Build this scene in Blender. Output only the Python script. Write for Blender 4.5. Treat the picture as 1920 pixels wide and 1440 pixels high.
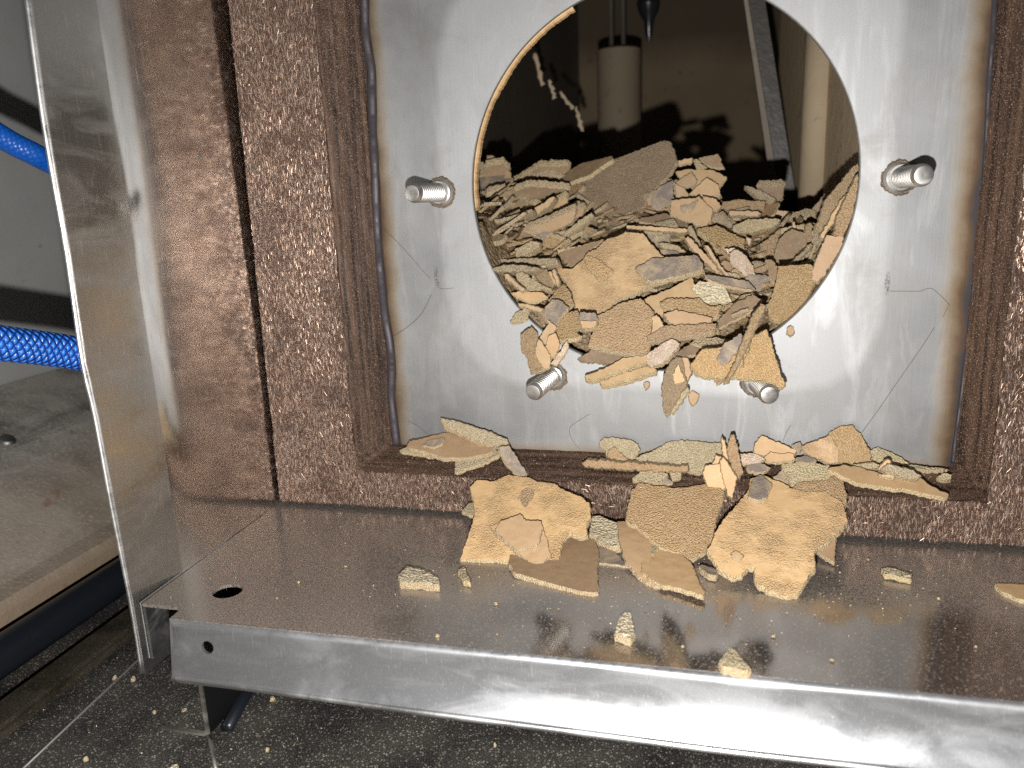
import bpy, bmesh, math, random
from mathutils import Vector, Matrix, noise
from mathutils.geometry import delaunay_2d_cdt

for o in list(bpy.data.objects):
    bpy.data.objects.remove(o, do_unlink=True)
S = bpy.context.scene
COL = S.collection

# ------------------------------------------------------------------ camera
CAM = Vector((0.02576, -0.35163, 0.00097))
YAW, PITCH, ROLL, FPX = -0.2537, -0.23902, -0.04103, 1506.368
_cy, _sy, _cp, _sp = math.cos(YAW), math.sin(YAW), math.cos(PITCH), math.sin(PITCH)
FWD = Vector((_sy * _cp, _cy * _cp, _sp))
_r = Vector((_cy, -_sy, 0)); _u = _r.cross(FWD)
RIGHT = _r * math.cos(ROLL) + _u * math.sin(ROLL)
UP = _u * math.cos(ROLL) - _r * math.sin(ROLL)
cd = bpy.data.cameras.new('camera'); cam = bpy.data.objects.new('camera', cd); COL.objects.link(cam)
m = Matrix((RIGHT, UP, -FWD)).transposed().to_4x4(); m.translation = CAM
cam.matrix_world = m
cd.sensor_width = 36; cd.lens = FPX * 36 / 1920; cd.clip_start = 0.01; cd.clip_end = 20
cd.dof.use_dof = True; cd.dof.focus_distance = 0.335; cd.dof.aperture_fstop = 10
S.camera = cam

# ------------------------------------------------------------------ world, lamp, exposure
w = bpy.data.worlds.new('World'); S.world = w; w.use_nodes = True
bg = w.node_tree.nodes['Background']; bg.inputs[0].default_value = (0.9, 0.95, 1.0, 1); bg.inputs[1].default_value = 0.045
ld = bpy.data.lights.new('phone_flash', 'POINT'); ld.energy = 7.0; ld.shadow_soft_size = 0.0035; ld.color = (1.0, 0.975, 0.94)
lo = bpy.data.objects.new('phone_flash', ld); COL.objects.link(lo)
lo.location = CAM + Vector((-0.006, 0.004, -0.042))
S.view_settings.view_transform = 'Standard'; S.view_settings.look = 'None'
S.view_settings.exposure = 0.0; S.view_settings.gamma = 1.0; S.view_settings.use_curve_mapping = False
S.render.engine = 'CYCLES'
S.cycles.max_bounces = 8; S.cycles.glossy_bounces = 5; S.cycles.diffuse_bounces = 3
S.cycles.sample_clamp_indirect = 3.0
S.cycles.use_denoising = False

def ray(px, py):
    return FWD + RIGHT * ((px - 960) / FPX) - UP * ((py - 720) / FPX)
def at(px, py, axis, val):
    d = ray(px, py); return CAM + d * ((val - CAM[axis]) / d[axis])
def hit_plane(px, py, P, n):
    d = ray(px, py); return CAM + d * ((P - CAM).dot(n) / d.dot(n))

# ------------------------------------------------------------------ material helpers
class NT:
    def __init__(s, name):
        s.m = bpy.data.materials.new(name); s.m.use_nodes = True
        s.t = s.m.node_tree; s.n = s.t.nodes; s.l = s.t.links
        s.b = s.n['Principled BSDF']; s.tc = s.n.new('ShaderNodeTexCoord')
        s.src = s.tc.outputs['Object']
    def lk(s, a, b): s.l.new(a, b)
    def setin(s, sock, v):
        if hasattr(v, 'is_linked') or isinstance(v, bpy.types.NodeSocket): s.lk(v, sock)
        else:
            if isinstance(v, (tuple, list)) and len(v) == 3 and sock.type == 'RGBA': v = (*v, 1)
            sock.default_value = v
    def mapping(s, scale=(1, 1, 1), rot=(0, 0, 0), loc=(0, 0, 0), src=None):
        q = s.n.new('ShaderNodeMapping'); s.lk(src or s.src, q.inputs[0])
        q.inputs['Scale'].default_value = scale; q.inputs['Rotation'].default_value = rot; q.inputs['Location'].default_value = loc
        return q.outputs[0]
    def noise(s, scale, detail=3, rough=.55, vec=None, dist=0):
        q = s.n.new('ShaderNodeTexNoise'); s.lk(vec or s.src, q.inputs['Vector'])
        q.inputs['Scale'].default_value = scale; q.inputs['Detail'].default_value = detail
        q.inputs['Roughness'].default_value = rough; q.inputs['Distortion'].default_value = dist
        return q.outputs['Fac']
    def vor(s, scale, feature='F1', vec=None, out='Distance', rnd=1.0):
        q = s.n.new('ShaderNodeTexVoronoi'); q.feature = feature; s.lk(vec or s.src, q.inputs['Vector'])
        q.inputs['Scale'].default_value = scale; q.inputs['Randomness'].default_value = rnd
        return q.outputs[out]
    def ramp(s, fac, stops):
        q = s.n.new('ShaderNodeValToRGB'); s.lk(fac, q.inputs[0]); e = q.color_ramp.elements
        while len(e) < len(stops): e.new(.5)
        for el, (p, c) in zip(e, stops):
            el.position = p; el.color = (c, c, c, 1) if not isinstance(c, (tuple, list)) else (*c[:3], 1)
        return q.outputs[0]
    def math(s, op, a, b=0.0, clamp=False):
        q = s.n.new('ShaderNodeMath'); q.operation = op; q.use_clamp = clamp
        s.setin(q.inputs[0], a); s.setin(q.inputs[1], b); return q.outputs[0]
    def mix(s, fac, a, b, mode='MIX'):
        q = s.n.new('ShaderNodeMix'); q.data_type = 'RGBA'; q.blend_type = mode
        s.setin(q.inputs[0], fac); s.setin(q.inputs[6], a); s.setin(q.inputs[7], b); return q.outputs[2]
    def bump(s, h, strength=.5, dist=.001, nrm=None):
        q = s.n.new('ShaderNodeBump'); s.lk(h, q.inputs['Height'])
        q.inputs['Strength'].default_value = strength; q.inputs['Distance'].default_value = dist
        if nrm: s.lk(nrm, q.inputs['Normal'])
        return q.outputs[0]
    def xyz(s):
        q = s.n.new('ShaderNodeSeparateXYZ'); s.lk(s.src, q.inputs[0]); return q.outputs
    def rnd(s):
        q = s.n.new('ShaderNodeObjectInfo'); return q.outputs['Random']
    def hsv(s, col, h=.5, sa=1.0, v=1.0):
        q = s.n.new('ShaderNodeHueSaturation'); s.setin(q.inputs['Color'], col)
        s.setin(q.inputs['Hue'], h); s.setin(q.inputs['Saturation'], sa); s.setin(q.inputs['Value'], v); return q.outputs[0]
    def out(s, col=None, rough=None, metal=None, normal=None, spec=None, aniso=None, tangent=None, coat=None):
        b = s.b
        if col is not None: s.setin(b.inputs['Base Color'], col)
        if rough is not None: s.setin(b.inputs['Roughness'], rough)
        if metal is not None: s.setin(b.inputs['Metallic'], metal)
        if spec is not None: s.setin(b.inputs['Specular IOR Level'], spec)
        if normal is not None: s.lk(normal, b.inputs['Normal'])
        if aniso is not None: s.setin(b.inputs['Anisotropic'], aniso)
        return s.m

def m_plate():
    t = NT('plate_steel'); x, y, z = t.xyz()
    # object coordinates are metres, plate centre at the hole
    big = t.noise(22, 4, .6); fine = t.noise(2600, 2, .7)
    streak = t.noise(1, 3, .6, t.mapping((900, 900, 40)))
    smear = t.noise(1, 4, .6, t.mapping((60, 60, 14), (0, .5, 0)), dist=1.5)
    col = t.mix(t.ramp(big, [(.35, .0), (.7, 1.0)]), (.26, .262, .264), (.375, .377, .38))
    col = t.mix(t.math('MULTIPLY', t.ramp(smear, [(.5, 0), (.66, 1)]), .35), col, (.45, .455, .455))
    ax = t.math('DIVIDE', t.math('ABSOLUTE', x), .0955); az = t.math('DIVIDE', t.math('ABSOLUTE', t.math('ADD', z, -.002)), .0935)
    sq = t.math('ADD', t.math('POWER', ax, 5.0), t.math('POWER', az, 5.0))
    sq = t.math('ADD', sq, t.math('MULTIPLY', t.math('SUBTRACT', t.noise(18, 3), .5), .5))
    zone = t.ramp(sq, [(.80, 1), (1.0, 0)])   # bright square round the hole: a reflection painted into the colour
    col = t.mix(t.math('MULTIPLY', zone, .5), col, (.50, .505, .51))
    # pencil smudges either side of the hole
    for px, py in ((818, 518), (1664, 532)):
        q = at(px, py, 1, 0)
        dx = t.math('DIVIDE', t.math('SUBTRACT', x, q.x), .0012); dz = t.math('DIVIDE', t.math('SUBTRACT', z, q.z), .0055)
        dd = t.math('ADD', t.math('MULTIPLY', dx, dx), t.math('MULTIPLY', dz, dz))
        sm = t.math('MULTIPLY', t.ramp(dd, [(.3, 1), (1, 0)]), t.ramp(t.noise(1100, 3, .7), [(.45, 0), (.58, .8)]))
        col = t.mix(sm, col, (.06, .065, .06))
    grime = t.math('MULTIPLY', t.ramp(t.noise(38, 5, .65, dist=1.0), [(.52, 0), (.72, 1)]), .35)
    col = t.mix(grime, col, (.27, .25, .225))
    # straw-coloured heat tint along the welded edges (distance to the left, right, lower edge)
    edge = t.math('MINIMUM', t.math('ADD', x, .1270), t.math('SUBTRACT', .1232, x))
    edge = t.math('MINIMUM', edge, t.math('ADD', t.math('ADD', z, .1195), .006))
    wob = t.math('MULTIPLY', t.math('SUBTRACT', t.noise(70, 3), .5), .006)
    edge = t.math('MULTIPLY', t.math('ADD', edge, wob), 54)
    tint = t.ramp(edge, [(.0, .95), (.12, .95), (.3, .75), (.62, 0)])
    tcol = t.ramp(edge, [(.03, (.05, .045, .05)), (.16, (.13, .075, .035)), (.38, (.28, .20, .11)), (.6, (.42, .37, .30))])
    col = t.mix(tint, col, tcol)
    r = t.math('ADD', .52, t.math('MULTIPLY', big, .22))
    r = t.math('SUBTRACT', r, t.math('MULTIPLY', t.ramp(smear, [(.5, 0), (.66, 1)]), .06))
    h = t.math('ADD', t.math('MULTIPLY', fine, .6), t.math('MULTIPLY', streak, .4))
    return t.out(col, r, .92, t.bump(h, .16, .0004))

def m_sheet(name, col, rough, brush, bstr=.12, dust=0.0, scr=0.0, dustcol=(.42, .35, .28), dscale=1500, metal=1.0, wiped=False, smear=.55):
  return _m_sheet(name, col, rough, brush, bstr, dust, scr, dustcol, dscale, metal, wiped, smear)
def _m_sheet(name, col, rough, brush, bstr=.12, dust=0.0, scr=0.0, dustcol=(.42, .35, .28), dscale=1500, metal=1.0, wiped=False, smear=.55):
    t = NT(name)
    br = t.noise(1, 3, .7, t.mapping(brush)); big = t.noise(14, 4, .6)
    c = t.mix(t.ramp(big, [(.3, 0), (.7, 1)]), tuple(v * .9 for v in col), col)
    r = t.math('ADD', rough, t.math('MULTIPLY', t.math('SUBTRACT', big, .5), .12))
    met = metal
    h = br
    sm = t.ramp(t.noise(1, 4, .6, t.mapping((26, 26, 70), (0, .6, 0)), dist=1.2), [(.42, 0), (.64, 1)])
    r = t.math('ADD', r, t.math('MULTIPLY', sm, rough * smear))   # handling smears
    if scr:
        s1 = t.noise(1, 2, .6, t.mapping((2500, 2500, 90), (.0, .0, .0)))
        s2 = t.noise(1, 2, .6, t.mapping((2500, 2500, 70), (.5, .0, .0)))
        mk = t.math('MAXIMUM', t.ramp(s1, [(.63, 0), (.70, 1)]), t.ramp(s2, [(.65, 0), (.72, 1)]))
        c = t.mix(t.math('MULTIPLY', mk, scr), c, (.9, .82, .74)); r = t.math('ADD', r, t.math('MULTIPLY', mk, .25 * scr))
    if dust:
        d1 = t.vor(dscale, 'F1'); d2 = t.noise(dscale * .7, 3, .7); big2 = t.noise(26, 4, .6)
        mk = t.math('MULTIPLY', t.ramp(d1, [(.14, 1), (.40, 0)]), t.ramp(d2, [(.42, 0), (.56, 1)]))
        d3 = t.ramp(t.vor(dscale * .28, 'F1'), [(.06, 1), (.12, 0)])
        mk = t.math('MAXIMUM', mk, t.math('MULTIPLY', d3, t.ramp(big2, [(.45, 0), (.6, 1)])))
        mk = t.math('MULTIPLY', mk, dust)
        film = t.math('MULTIPLY', t.ramp(big2, [(.3, .5), (.7, 1)]), dust * .24)
        if wiped:
            X, Y, Z = t.xyz()
            dd = t.math('ADD', t.math('POWER', t.math('DIVIDE', t.math('SUBTRACT', X, .05), .14), 2.0), t.math('POWER', t.math('DIVIDE', t.math('ADD', Y, .115), .052), 2.0))
            dd = t.math('ADD', dd, t.math('MULTIPLY', t.math('SUBTRACT', t.noise(30, 4), .5), 1.1))
            grit = t.ramp(t.noise(1500, 2, .75), [(.36, .25), (.64, 1.0)])
            film = t.math('MULTIPLY', t.math('MULTIPLY', t.ramp(dd, [(.5, .22), (1.0, 1)]), grit), .56)
        mk = t.math('MAXIMUM', mk, film)
        c = t.mix(mk, c, dustcol); met = t.math('MULTIPLY', t.math('SUBTRACT', 1.0, mk), metal); r = t.math('ADD', r, t.math('MULTIPLY', mk, .5))
    return t.out(c, r, met, t.bump(h, bstr, .0003))

def m_gasket(name, dark):
    t = NT(name)
    def fib(scale, rot, lo, hi):
        return t.ramp(t.noise(1, 2, .6, t.mapping(scale, rot)), [(lo, 0), (hi, 1)])
    big = t.noise(35, 4, .6)
    if dark:   # layered cut side of the board: striations run along the frame
        st = t.noise(1, 3, .7, t.mapping((420, 420, 9))); st2 = t.noise(1, 3, .7, t.mapping((9, 420, 420)))
        x, y, z = t.xyz()
        lowband = t.math('GREATER_THAN', -0.1185, z)
        lay = t.mix(lowband, st, st2)
        gl = t.math('MAXIMUM', t.ramp(t.noise(2300, 2, .7), [(.60, 0), (.68, 1)]), t.ramp(t.vor(1500, 'F1'), [(.10, 1), (.2, 0)]))
        c = t.mix(t.ramp(lay, [(.36, 0), (.64, 1)]), (.020, .011, .008), (.120, .068, .045))
        c = t.mix(t.math('MULTIPLY', gl, .75), c, (.62, .44, .31))
        return t.out(c, .5, .35, t.bump(t.math('ADD', lay, gl), .35, .0006), .5)
    f1 = fib((2300, 300, 300), (0, .16, 0), .58, .63)
    f2 = fib((2400, 300, 330), (0, -.25, 0), .59, .64)
    f3 = fib((2700, 300, 420), (0, .85, 0), .60, .66)
    f4 = fib((2700, 300, 420), (0, -1.05, 0), .61, .67)
    gr = t.ramp(t.noise(2300, 2, .7), [(.45, 0), (.66, 1)])
    pat = t.ramp(t.noise(90, 3, .6), [(.32, .35), (.68, 1)])
    k = t.math('MAXIMUM', t.math('MAXIMUM', f1, f2), t.math('MAXIMUM', f3, f4))
    k = t.math('MULTIPLY', t.math('MULTIPLY', k, pat), .45)
    c = t.mix(t.ramp(big, [(.3, 0), (.7, 1)]), (.108, .058, .040), (.160, .090, .063))
    c = t.mix(t.math('MULTIPLY', gr, .55), c, (.26, .165, .125))
    c = t.mix(t.math('MULTIPLY', k, t.math('ADD', .7, t.math('MULTIPLY', gr, .6)), True), c, (1.0, .86, .76))
    h = t.math('ADD', k, t.math('MULTIPLY', gr, .8))
    return t.out(c, .34, .5, t.bump(h, .8, .0006), .5)

def m_flake(name, base, alt, grain, mask=(.4, .6), gscale=1150, gstr=.8, stain=None, rough=.62, spec=.35, var=.16, spark=.35, edge=False):
    """scale crust: smooth cast side, pebbled side and grey-violet stain, mixed by noise patches"""
    t = NT(name)
    rn = t.rnd()
    off = t.n.new('ShaderNodeCombineXYZ'); t.lk(t.math('MULTIPLY', rn, 3.7), off.inputs[0]); t.lk(t.math('MULTIPLY', rn, 1.9), off.inputs[1])
    ad = t.n.new('ShaderNodeVectorMath'); ad.operation = 'ADD'; t.lk(t.src, ad.inputs[0]); t.lk(off.outputs[0], ad.inputs[1])
    t.src = ad.outputs[0]
    big = t.noise(60, 4, .6); mid = t.noise(260, 4, .6); fine = t.noise(2200, 2, .6)
    c = t.mix(t.ramp(mid, [(.3, 0), (.72, 1)]), base, alt)
    c = t.mix(t.math('MULTIPLY', t.ramp(big, [(.42, 0), (.7, 1)]), .35), c, tuple(v * .86 for v in base))
    v1 = t.vor(gscale * 1.35, 'F1'); v2 = t.vor(gscale * 2.4, 'F1')
    peb = t.math('SUBTRACT', 1.0, t.math('ADD', t.math('MULTIPLY', v1, .75), t.math('MULTIPLY', v2, .35)))
    mk = t.ramp(big if grain < 1 else mid, [(mask[0], 0), (mask[1], 1)]) if mask else None
    amt = t.math('MULTIPLY', mk, grain) if mk is not None else t.math('MULTIPLY', mid, 0.0)
    if mk is None or grain >= 1: amt = t.math('ADD', t.math('MULTIPLY', mid, .0), float(min(grain, 1)))
    h = t.math('ADD', t.math('MULTIPLY', peb, amt), t.math('ADD', t.math('MULTIPLY', fine, .06), t.math('MULTIPLY', mid, .10)))
    cre = t.ramp(v1, [(.38, 0), (.72, 1)])
    c = t.mix(t.math('MULTIPLY', t.math('MULTIPLY', cre, amt), .40), c, tuple(v * .55 for v in base))  # shade in the crevices between pebbles put into the colour
    tip = t.ramp(v1, [(.08, 1), (.34, 0)])
    c = t.mix(t.math('MULTIPLY', t.math('MULTIPLY', tip, amt), .62), c, tuple(min(.88, v * 1.22 + .14) for v in alt))  # pebble tips lightened in the colour, as highlights
    if stain:
        sk = t.ramp(t.noise(110, 5, .65, dist=.6), [(.36, 0), (.56, 1)])
        c = t.mix(t.math('MULTIPLY', sk, .85), c, stain)
    # bright crystal specks
    sp = t.math('MULTIPLY', t.ramp(t.noise(3200, 1, .5), [(.67, 0), (.73, 1)]), spark)
    c = t.mix(sp, c, (.85, .76, .62))
    val = t.math('ADD', 1 - var / 2, t.math('MULTIPLY', rn, var))
    c = t.hsv(c, t.math('ADD', .4955, t.math('MULTIPLY', rn, .005)), t.math('ADD', .93, t.math('MULTIPLY', rn, .10)), val)
    r = t.math('SUBTRACT', rough, t.math('MULTIPLY', sp, .6))
    return t.out(c, r, 0.0, t.bump(h, gstr, .0011), spec)

TAN, LTAN = (.55, .355, .178), (.645, .44, .235)
FM = {
 'S': m_flake('flake_smooth', TAN, LTAN, .25, (.5, .68), gstr=.45),
 'G': m_flake('flake_grain', (.54, .36, .18), (.63, .435, .235), 1.0, None, 1050, .9, spark=.6),
 'M': m_flake('flake_mixed', (.575, .375, .19), (.66, .455, .25), .99, (.40, .60), 1150, .85, spark=.5),
 'P': m_flake('flake_pale_grain', (.50, .41, .25), (.60, .50, .33), 1.0, None, 1000, .95, spark=.5),
 'Y': m_flake('flake_grey', (.40, .31, .20), (.47, .37, .25), .6, (.4, .6), 1100, .7, stain=(.20, .165, .15), spark=.4),
 'B': m_flake('flake_brown', (.36, .235, .125), (.43, .29, .16), .3, (.5, .65), gstr=.5),
 'D': m_flake('flake_dark_grain', (.33, .235, .135), (.42, .31, .19), 1.0, None, 1350, .8, spark=.75),
 'O': m_flake('flake_orange', (.56, .355, .185), (.62, .41, .235), .2, (.5, .7), gstr=.4),
 'OG': m_flake('flake_orange_grain', (.55, .355, .175), (.64, .44, .235), 1.0, None, 1150, .95, spark=.9),
 'W': m_flake('flake_white_pebble', (.62, .52, .34), (.74, .65, .46), 1.0, None, 620, 1.0, spark=.4),
 'X': m_flake('flake_glossy', (.52, .37, .24), (.68, .55, .44), .7, (.3, .5), 1200, .8, rough=.3, spec=.9, spark=1.0),
}
FM.update({  # same flakes inside the hole, their dimmer light put into darker colours
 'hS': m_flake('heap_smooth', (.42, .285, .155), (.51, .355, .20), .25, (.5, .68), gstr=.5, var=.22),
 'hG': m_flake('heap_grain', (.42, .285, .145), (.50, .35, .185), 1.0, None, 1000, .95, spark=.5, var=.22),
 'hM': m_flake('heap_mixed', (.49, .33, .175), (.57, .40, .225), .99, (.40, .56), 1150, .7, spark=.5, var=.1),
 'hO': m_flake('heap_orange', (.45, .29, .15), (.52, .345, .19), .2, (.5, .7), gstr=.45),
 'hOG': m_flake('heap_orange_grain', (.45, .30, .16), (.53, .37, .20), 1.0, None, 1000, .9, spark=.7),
 'hB': m_flake('heap_brown', (.215, .145, .082), (.29, .20, .115), .4, (.45, .65), 1100, .7, spark=.4, var=.25),  # inner-side brown; grazing-light darkness of the faces put into the colour
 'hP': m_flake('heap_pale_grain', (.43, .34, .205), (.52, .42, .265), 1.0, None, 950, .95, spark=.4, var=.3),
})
FE = {
 'L': m_flake('flake_edge', (.56, .43, .25), (.66, .52, .32), 1.0, None, 1200, .9, spark=.2),
 'K': m_flake('flake_edge_dark', (.43, .33, .20), (.52, .41, .26), 1.0, None, 1200, .9, spark=.2),
}

# ------------------------------------------------------------------ object helpers
def link(name, me, mats, parent=None, loc=None):
    o = bpy.data.objects.new(name, me); COL.objects.link(o)
    for mm in (mats if isinstance(mats, (list, tuple)) else [mats]): me.materials.append(mm)
    if parent is not None: o.parent = parent
    if loc is not None: o.location = loc
    return o
def tag(o, label=None, cat=None, group=None, kind=None):
    for k, v in (('label', label), ('category', cat), ('group', group), ('kind', kind)):
        if v: o[k] = v
    return o
def empty(name, loc=(0, 0, 0)):
    o = bpy.data.objects.new(name, None); COL.objects.link(o); o.location = loc; o.empty_display_size = .01; return o
def me_from(verts, faces, smooth=False, name='m'):
    me = bpy.data.meshes.new(name); me.from_pydata([tuple(v) for v in verts], [], faces); me.update()
    b = bmesh.new(); b.from_mesh(me); bmesh.ops.recalc_face_normals(b, faces=b.faces); b.to_mesh(me); b.free()
    if smooth:
        for p in me.polygons: p.use_smooth = True
    return me
def box(x0, x1, y0, y1, z0, z1, bev=0):
    b = bmesh.new(); bmesh.ops.create_cube(b, size=1)
    for v in b.verts: v.co = Vector(((x0 + x1) / 2 + v.co.x * (x1 - x0), (y0 + y1) / 2 + v.co.y * (y1 - y0), (z0 + z1) / 2 + v.co.z * (z1 - z0)))
    if bev: bmesh.ops.bevel(b, geom=b.edges[:], offset=bev, segments=2, affect='EDGES')
    me = bpy.data.meshes.new('box'); b.to_mesh(me); b.free(); return me
def tube(pts, rad, seg=12, caps=True):
    """pts: list of Vector, rad: float or list"""
    vs, fs = [], []; n = len(pts)
    ref = Vector((0.13, .2, 1)).normalized()
    for i, p in enumerate(pts):
        d = (pts[min(i + 1, n - 1)] - pts[max(i - 1, 0)]).normalized()
        a = d.cross(ref).normalized(); c = d.cross(a)
        r = rad[i] if isinstance(rad, (list, tuple)) else rad
        for k in range(seg):
            an = 2 * math.pi * k / seg; vs.append(p + (a * math.cos(an) + c * math.sin(an)) * r)
    for i in range(n - 1):
        for k in range(seg):
            k2 = (k + 1) % seg; fs.append((i * seg + k, i * seg + k2, (i + 1) * seg + k2, (i + 1) * seg + k))
    if caps: fs.append(tuple(range(seg))); fs.append(tuple((n - 1) * seg + k for k in range(seg)))
    return me_from(vs, fs, True, 'tube')
def lathe(prof, axis, base, seg=28, smooth=True):
    """prof: [(dist along axis, radius)]"""
    axis = axis.normalized(); a = axis.orthogonal().normalized(); c = axis.cross(a); vs, fs = [], []
    for d, r in prof:
        for k in range(seg):
            an = 2 * math.pi * k / seg; vs.append(base + axis * d + (a * math.cos(an) + c * math.sin(an)) * r)
    for i in range(len(prof) - 1):
        for k in range(seg):
            k2 = (k + 1) % seg; fs.append((i * seg + k, i * seg + k2, (i + 1) * seg + k2, (i + 1) * seg + k))
    fs.append(tuple(range(seg))); fs.append(tuple((len(prof) - 1) * seg + k for k in range(seg)))
    me = me_from(vs, fs, smooth, 'lathe')
    b = bmesh.new(); b.from_mesh(me); sharpen(b, .45); b.to_mesh(me); b.free()
    return me
def sheet_cdt(outer, holes, step, f):
    """2-D sheet with holes filled by interior points, mapped to 3-D by f(u, v)"""
    vs, es = [], []
    for lp in [outer] + holes:
        s = len(vs); vs += [Vector(q) for q in lp]; es += [(s + i, s + (i + 1) % len(lp)) for i in range(len(lp))]
    us = [q[0] for q in outer]; ws = [q[1] for q in outer]
    u = min(us) + step[0] / 2
    while u < max(us):
        q = min(ws) + step[1] / 2
        while q < max(ws):
            if inside(u, q, outer) and not any(inside(u, q, h) for h in holes): vs.append(Vector((u, q)))
            q += step[1]
        u += step[0]
    r = delaunay_2d_cdt(vs, es, [], 1, 1e-7)
    V, F = r[0], r[2]
    F = [fc for fc in F if not any(inside(sum(V[i].x for i in fc) / len(fc), sum(V[i].y for i in fc) / len(fc), h) for h in holes)]
    return [f(q.x, q.y) for q in V], [tuple(fc) for fc in F]
def inside(x, y, poly):
    c = False; j = len(poly) - 1
    for i in range(len(poly)):
        xi, yi = poly[i][0], poly[i][1]; xj, yj = poly[j][0], poly[j][1]
        if (yi > y) != (yj > y) and x < (xj - xi) * (y - yi) / (yj - yi) + xi: c = not c
        j = i
    return c
def circ(cx, cy, rx, ry, n=40): return [(cx + rx * math.cos(2 * math.pi * k / n), cy + ry * math.sin(2 * math.pi * k / n)) for k in range(n)]
def sharpen(b, ang=.6):
    for e in b.edges:
        if len(e.link_faces) == 2 and e.calc_face_angle(0) > ang: e.smooth = False
def thick(me, t):
    b = bmesh.new(); b.from_mesh(me)
    bmesh.ops.solidify(b, geom=b.faces[:], thickness=t); bmesh.ops.recalc_face_normals(b, faces=b.faces); sharpen(b)
    b.to_mesh(me); b.free(); return me

# ------------------------------------------------------------------ setting: floor, side wall, rail
M_floor = None
def m_floor():
    t = NT('black_dusty_floor')
    d1 = t.vor(900, 'F1'); nz = t.noise(520, 4, .7); big = t.noise(30, 4, .6); d2 = t.vor(330, 'F1'); fine = t.noise(2600, 2, .7)
    mk = t.math('MULTIPLY', t.ramp(d1, [(.14, 1), (.40, 0)]), t.ramp(nz, [(.42, 0), (.56, 1)]))
    mk = t.math('MAXIMUM', mk, t.math('MULTIPLY', t.ramp(d2, [(.07, 1), (.13, 0)]), .9))
    mk = t.math('MAXIMUM', mk, t.math('MULTIPLY', t.ramp(fine, [(.52, 0), (.68, 1)]), .55))
    mk = t.math('MULTIPLY', mk, t.ramp(big, [(.3, .4), (.6, 1)]))
    film = t.math('MULTIPLY', t.ramp(big, [(.4, 0), (.7, 1)]), .09)
    c = t.mix(t.math('MAXIMUM', mk, film), (.012, .012, .014), (.46, .42, .35))
    r = t.math('ADD', .32, t.math('MULTIPLY', mk, .4))
    return t.out(c, r, 0.0, t.bump(t.math('ADD', mk, nz), .2, .0006), .5)
M_floor = m_floor()
ZF = -.200
fl = link('floor', me_from([(-1.2, -.6, ZF), (.8, -.6, ZF), (.8, 1.0, ZF), (-1.2, 1.0, ZF)], [(0, 1, 2, 3)]), M_floor)
tag(fl, 'black dusty sheet floor below the ledge', 'floor', kind='structure')

def m_wall():
    t = NT('grey_wall_paint'); big = t.noise(9, 5, .6); f = t.noise(120, 4, .65)
    c = t.mix(t.ramp(big, [(.3, 0), (.7, 1)]), (.30, .302, .296), (.385, .388, .378))
    c = t.mix(t.ramp(f, [(.66, 0), (.74, 1)]), c, (.2, .2, .19))
    return t.out(c, .6, .0, t.bump(f, .15, .001), .3)
M_wall = m_wall()
XW = -.40
wl = link('side_wall', box(XW - .05, XW, -.35, 1.0, -.25, .8), M_wall)
tag(wl, 'plain grey side wall behind the blue hoses', 'wall')

def m_rail():
    t = NT('dusty_galvanised'); big = t.noise(24, 5, .65, dist=.8); f = t.noise(500, 4, .7); x, y, z = t.xyz()
    c = t.mix(t.ramp(big, [(.36, 0), (.62, 1)]), (.17, .163, .152), (.44, .42, .385))
    c = t.mix(t.ramp(f, [(.54, 0), (.68, 1)]), c, (.60, .52, .42)); g2 = t.noise(900, 3, .7)
    c = t.mix(t.math('MULTIPLY', t.ramp(g2, [(.34, 1), (.46, 0)]), .6), c, (.13, .10, .075))
    c = t.mix(t.ramp(t.math('SUBTRACT', -.158, z), [(.0, 0), (.006, .0), (.012, .75)]), c, (.16, .095, .045))  # lower fold: rusty brown, with its shade put into the colour
    low = t.ramp(t.math('MULTIPLY', t.math('ADD', x, .345), 14), [(.0, 0), (.5, .55)])
    c = t.mix(low, c, (.31, .235, .165))
    rust = t.math('MULTIPLY', t.ramp(t.noise(70, 4, .6), [(.62, 0), (.7, 1)]), .6)
    c = t.mix(rust, c, (.22, .10, .05))
    return t.out(c, .65, .15, t.bump(f, .4, .001), .3)
M_rail = m_rail()
def at_z(px, py, z): return at(px, py, 2, z)
# sloping dusty shelf from the wall to the rail, running away along the wall
prof = [(-.399, -.106), (-.345, -.128), (-.335, -.1335), (-.285, -.1655), (-.277, -.168), (-.275, -.171), (-.275, -.176)]
vs, fs = [], []
NY = 30
for j in range(NY):
    y = -.3 + j * 1.1 / (NY - 1)
    for (x, z) in prof: vs.append((x, y, z))
L = len(prof)
for j in range(NY - 1):
    for i in range(L - 1): fs.append((j * L + i, j * L + i + 1, (j + 1) * L + i + 1, (j + 1) * L + i))
me = me_from(vs, fs, False); thick(me, .002)
sh = link('sloping_shelf', me, M_rail)
tag(sh, 'dusty grey sloping metal shelf with rust stains beside the black rail', 'shelf')
bp = at(15, 842, 0, -.352); bp.z = -.1245
bolt = link('bolt_head', lathe([(0, .0045), (.002, .0045), (.0032, .0036), (.0036, .001)], Vector((.4, -.1, .9)), bp, 16), m_sheet('bolt_steel', (.25, .25, .24), .45, (300, 300, 300)), sh)

M_black = NT('black_rail').out((.008, .010, .014), .33, 0.0, None, .5)
pts = [Vector((-.262, -.35 + .05 * i, -.181)) for i in range(25)]
rl = link('rail_tube', tube(pts, .0085, 20), M_black)
tag(rl, 'dark blue-black round rail under the dusty shelf', 'rail')
M_track = m_sheet('dirty_track', (.10, .085, .06), .45, (60, 4, 60), .3, .5)
tr = link('floor_track', box(-.255, -.238, -.35, .6, ZF + .0002, ZF + .007, .002), M_track)
tag(tr, 'low dirty strip of metal track on the floor beside the round rail', 'track')

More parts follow.
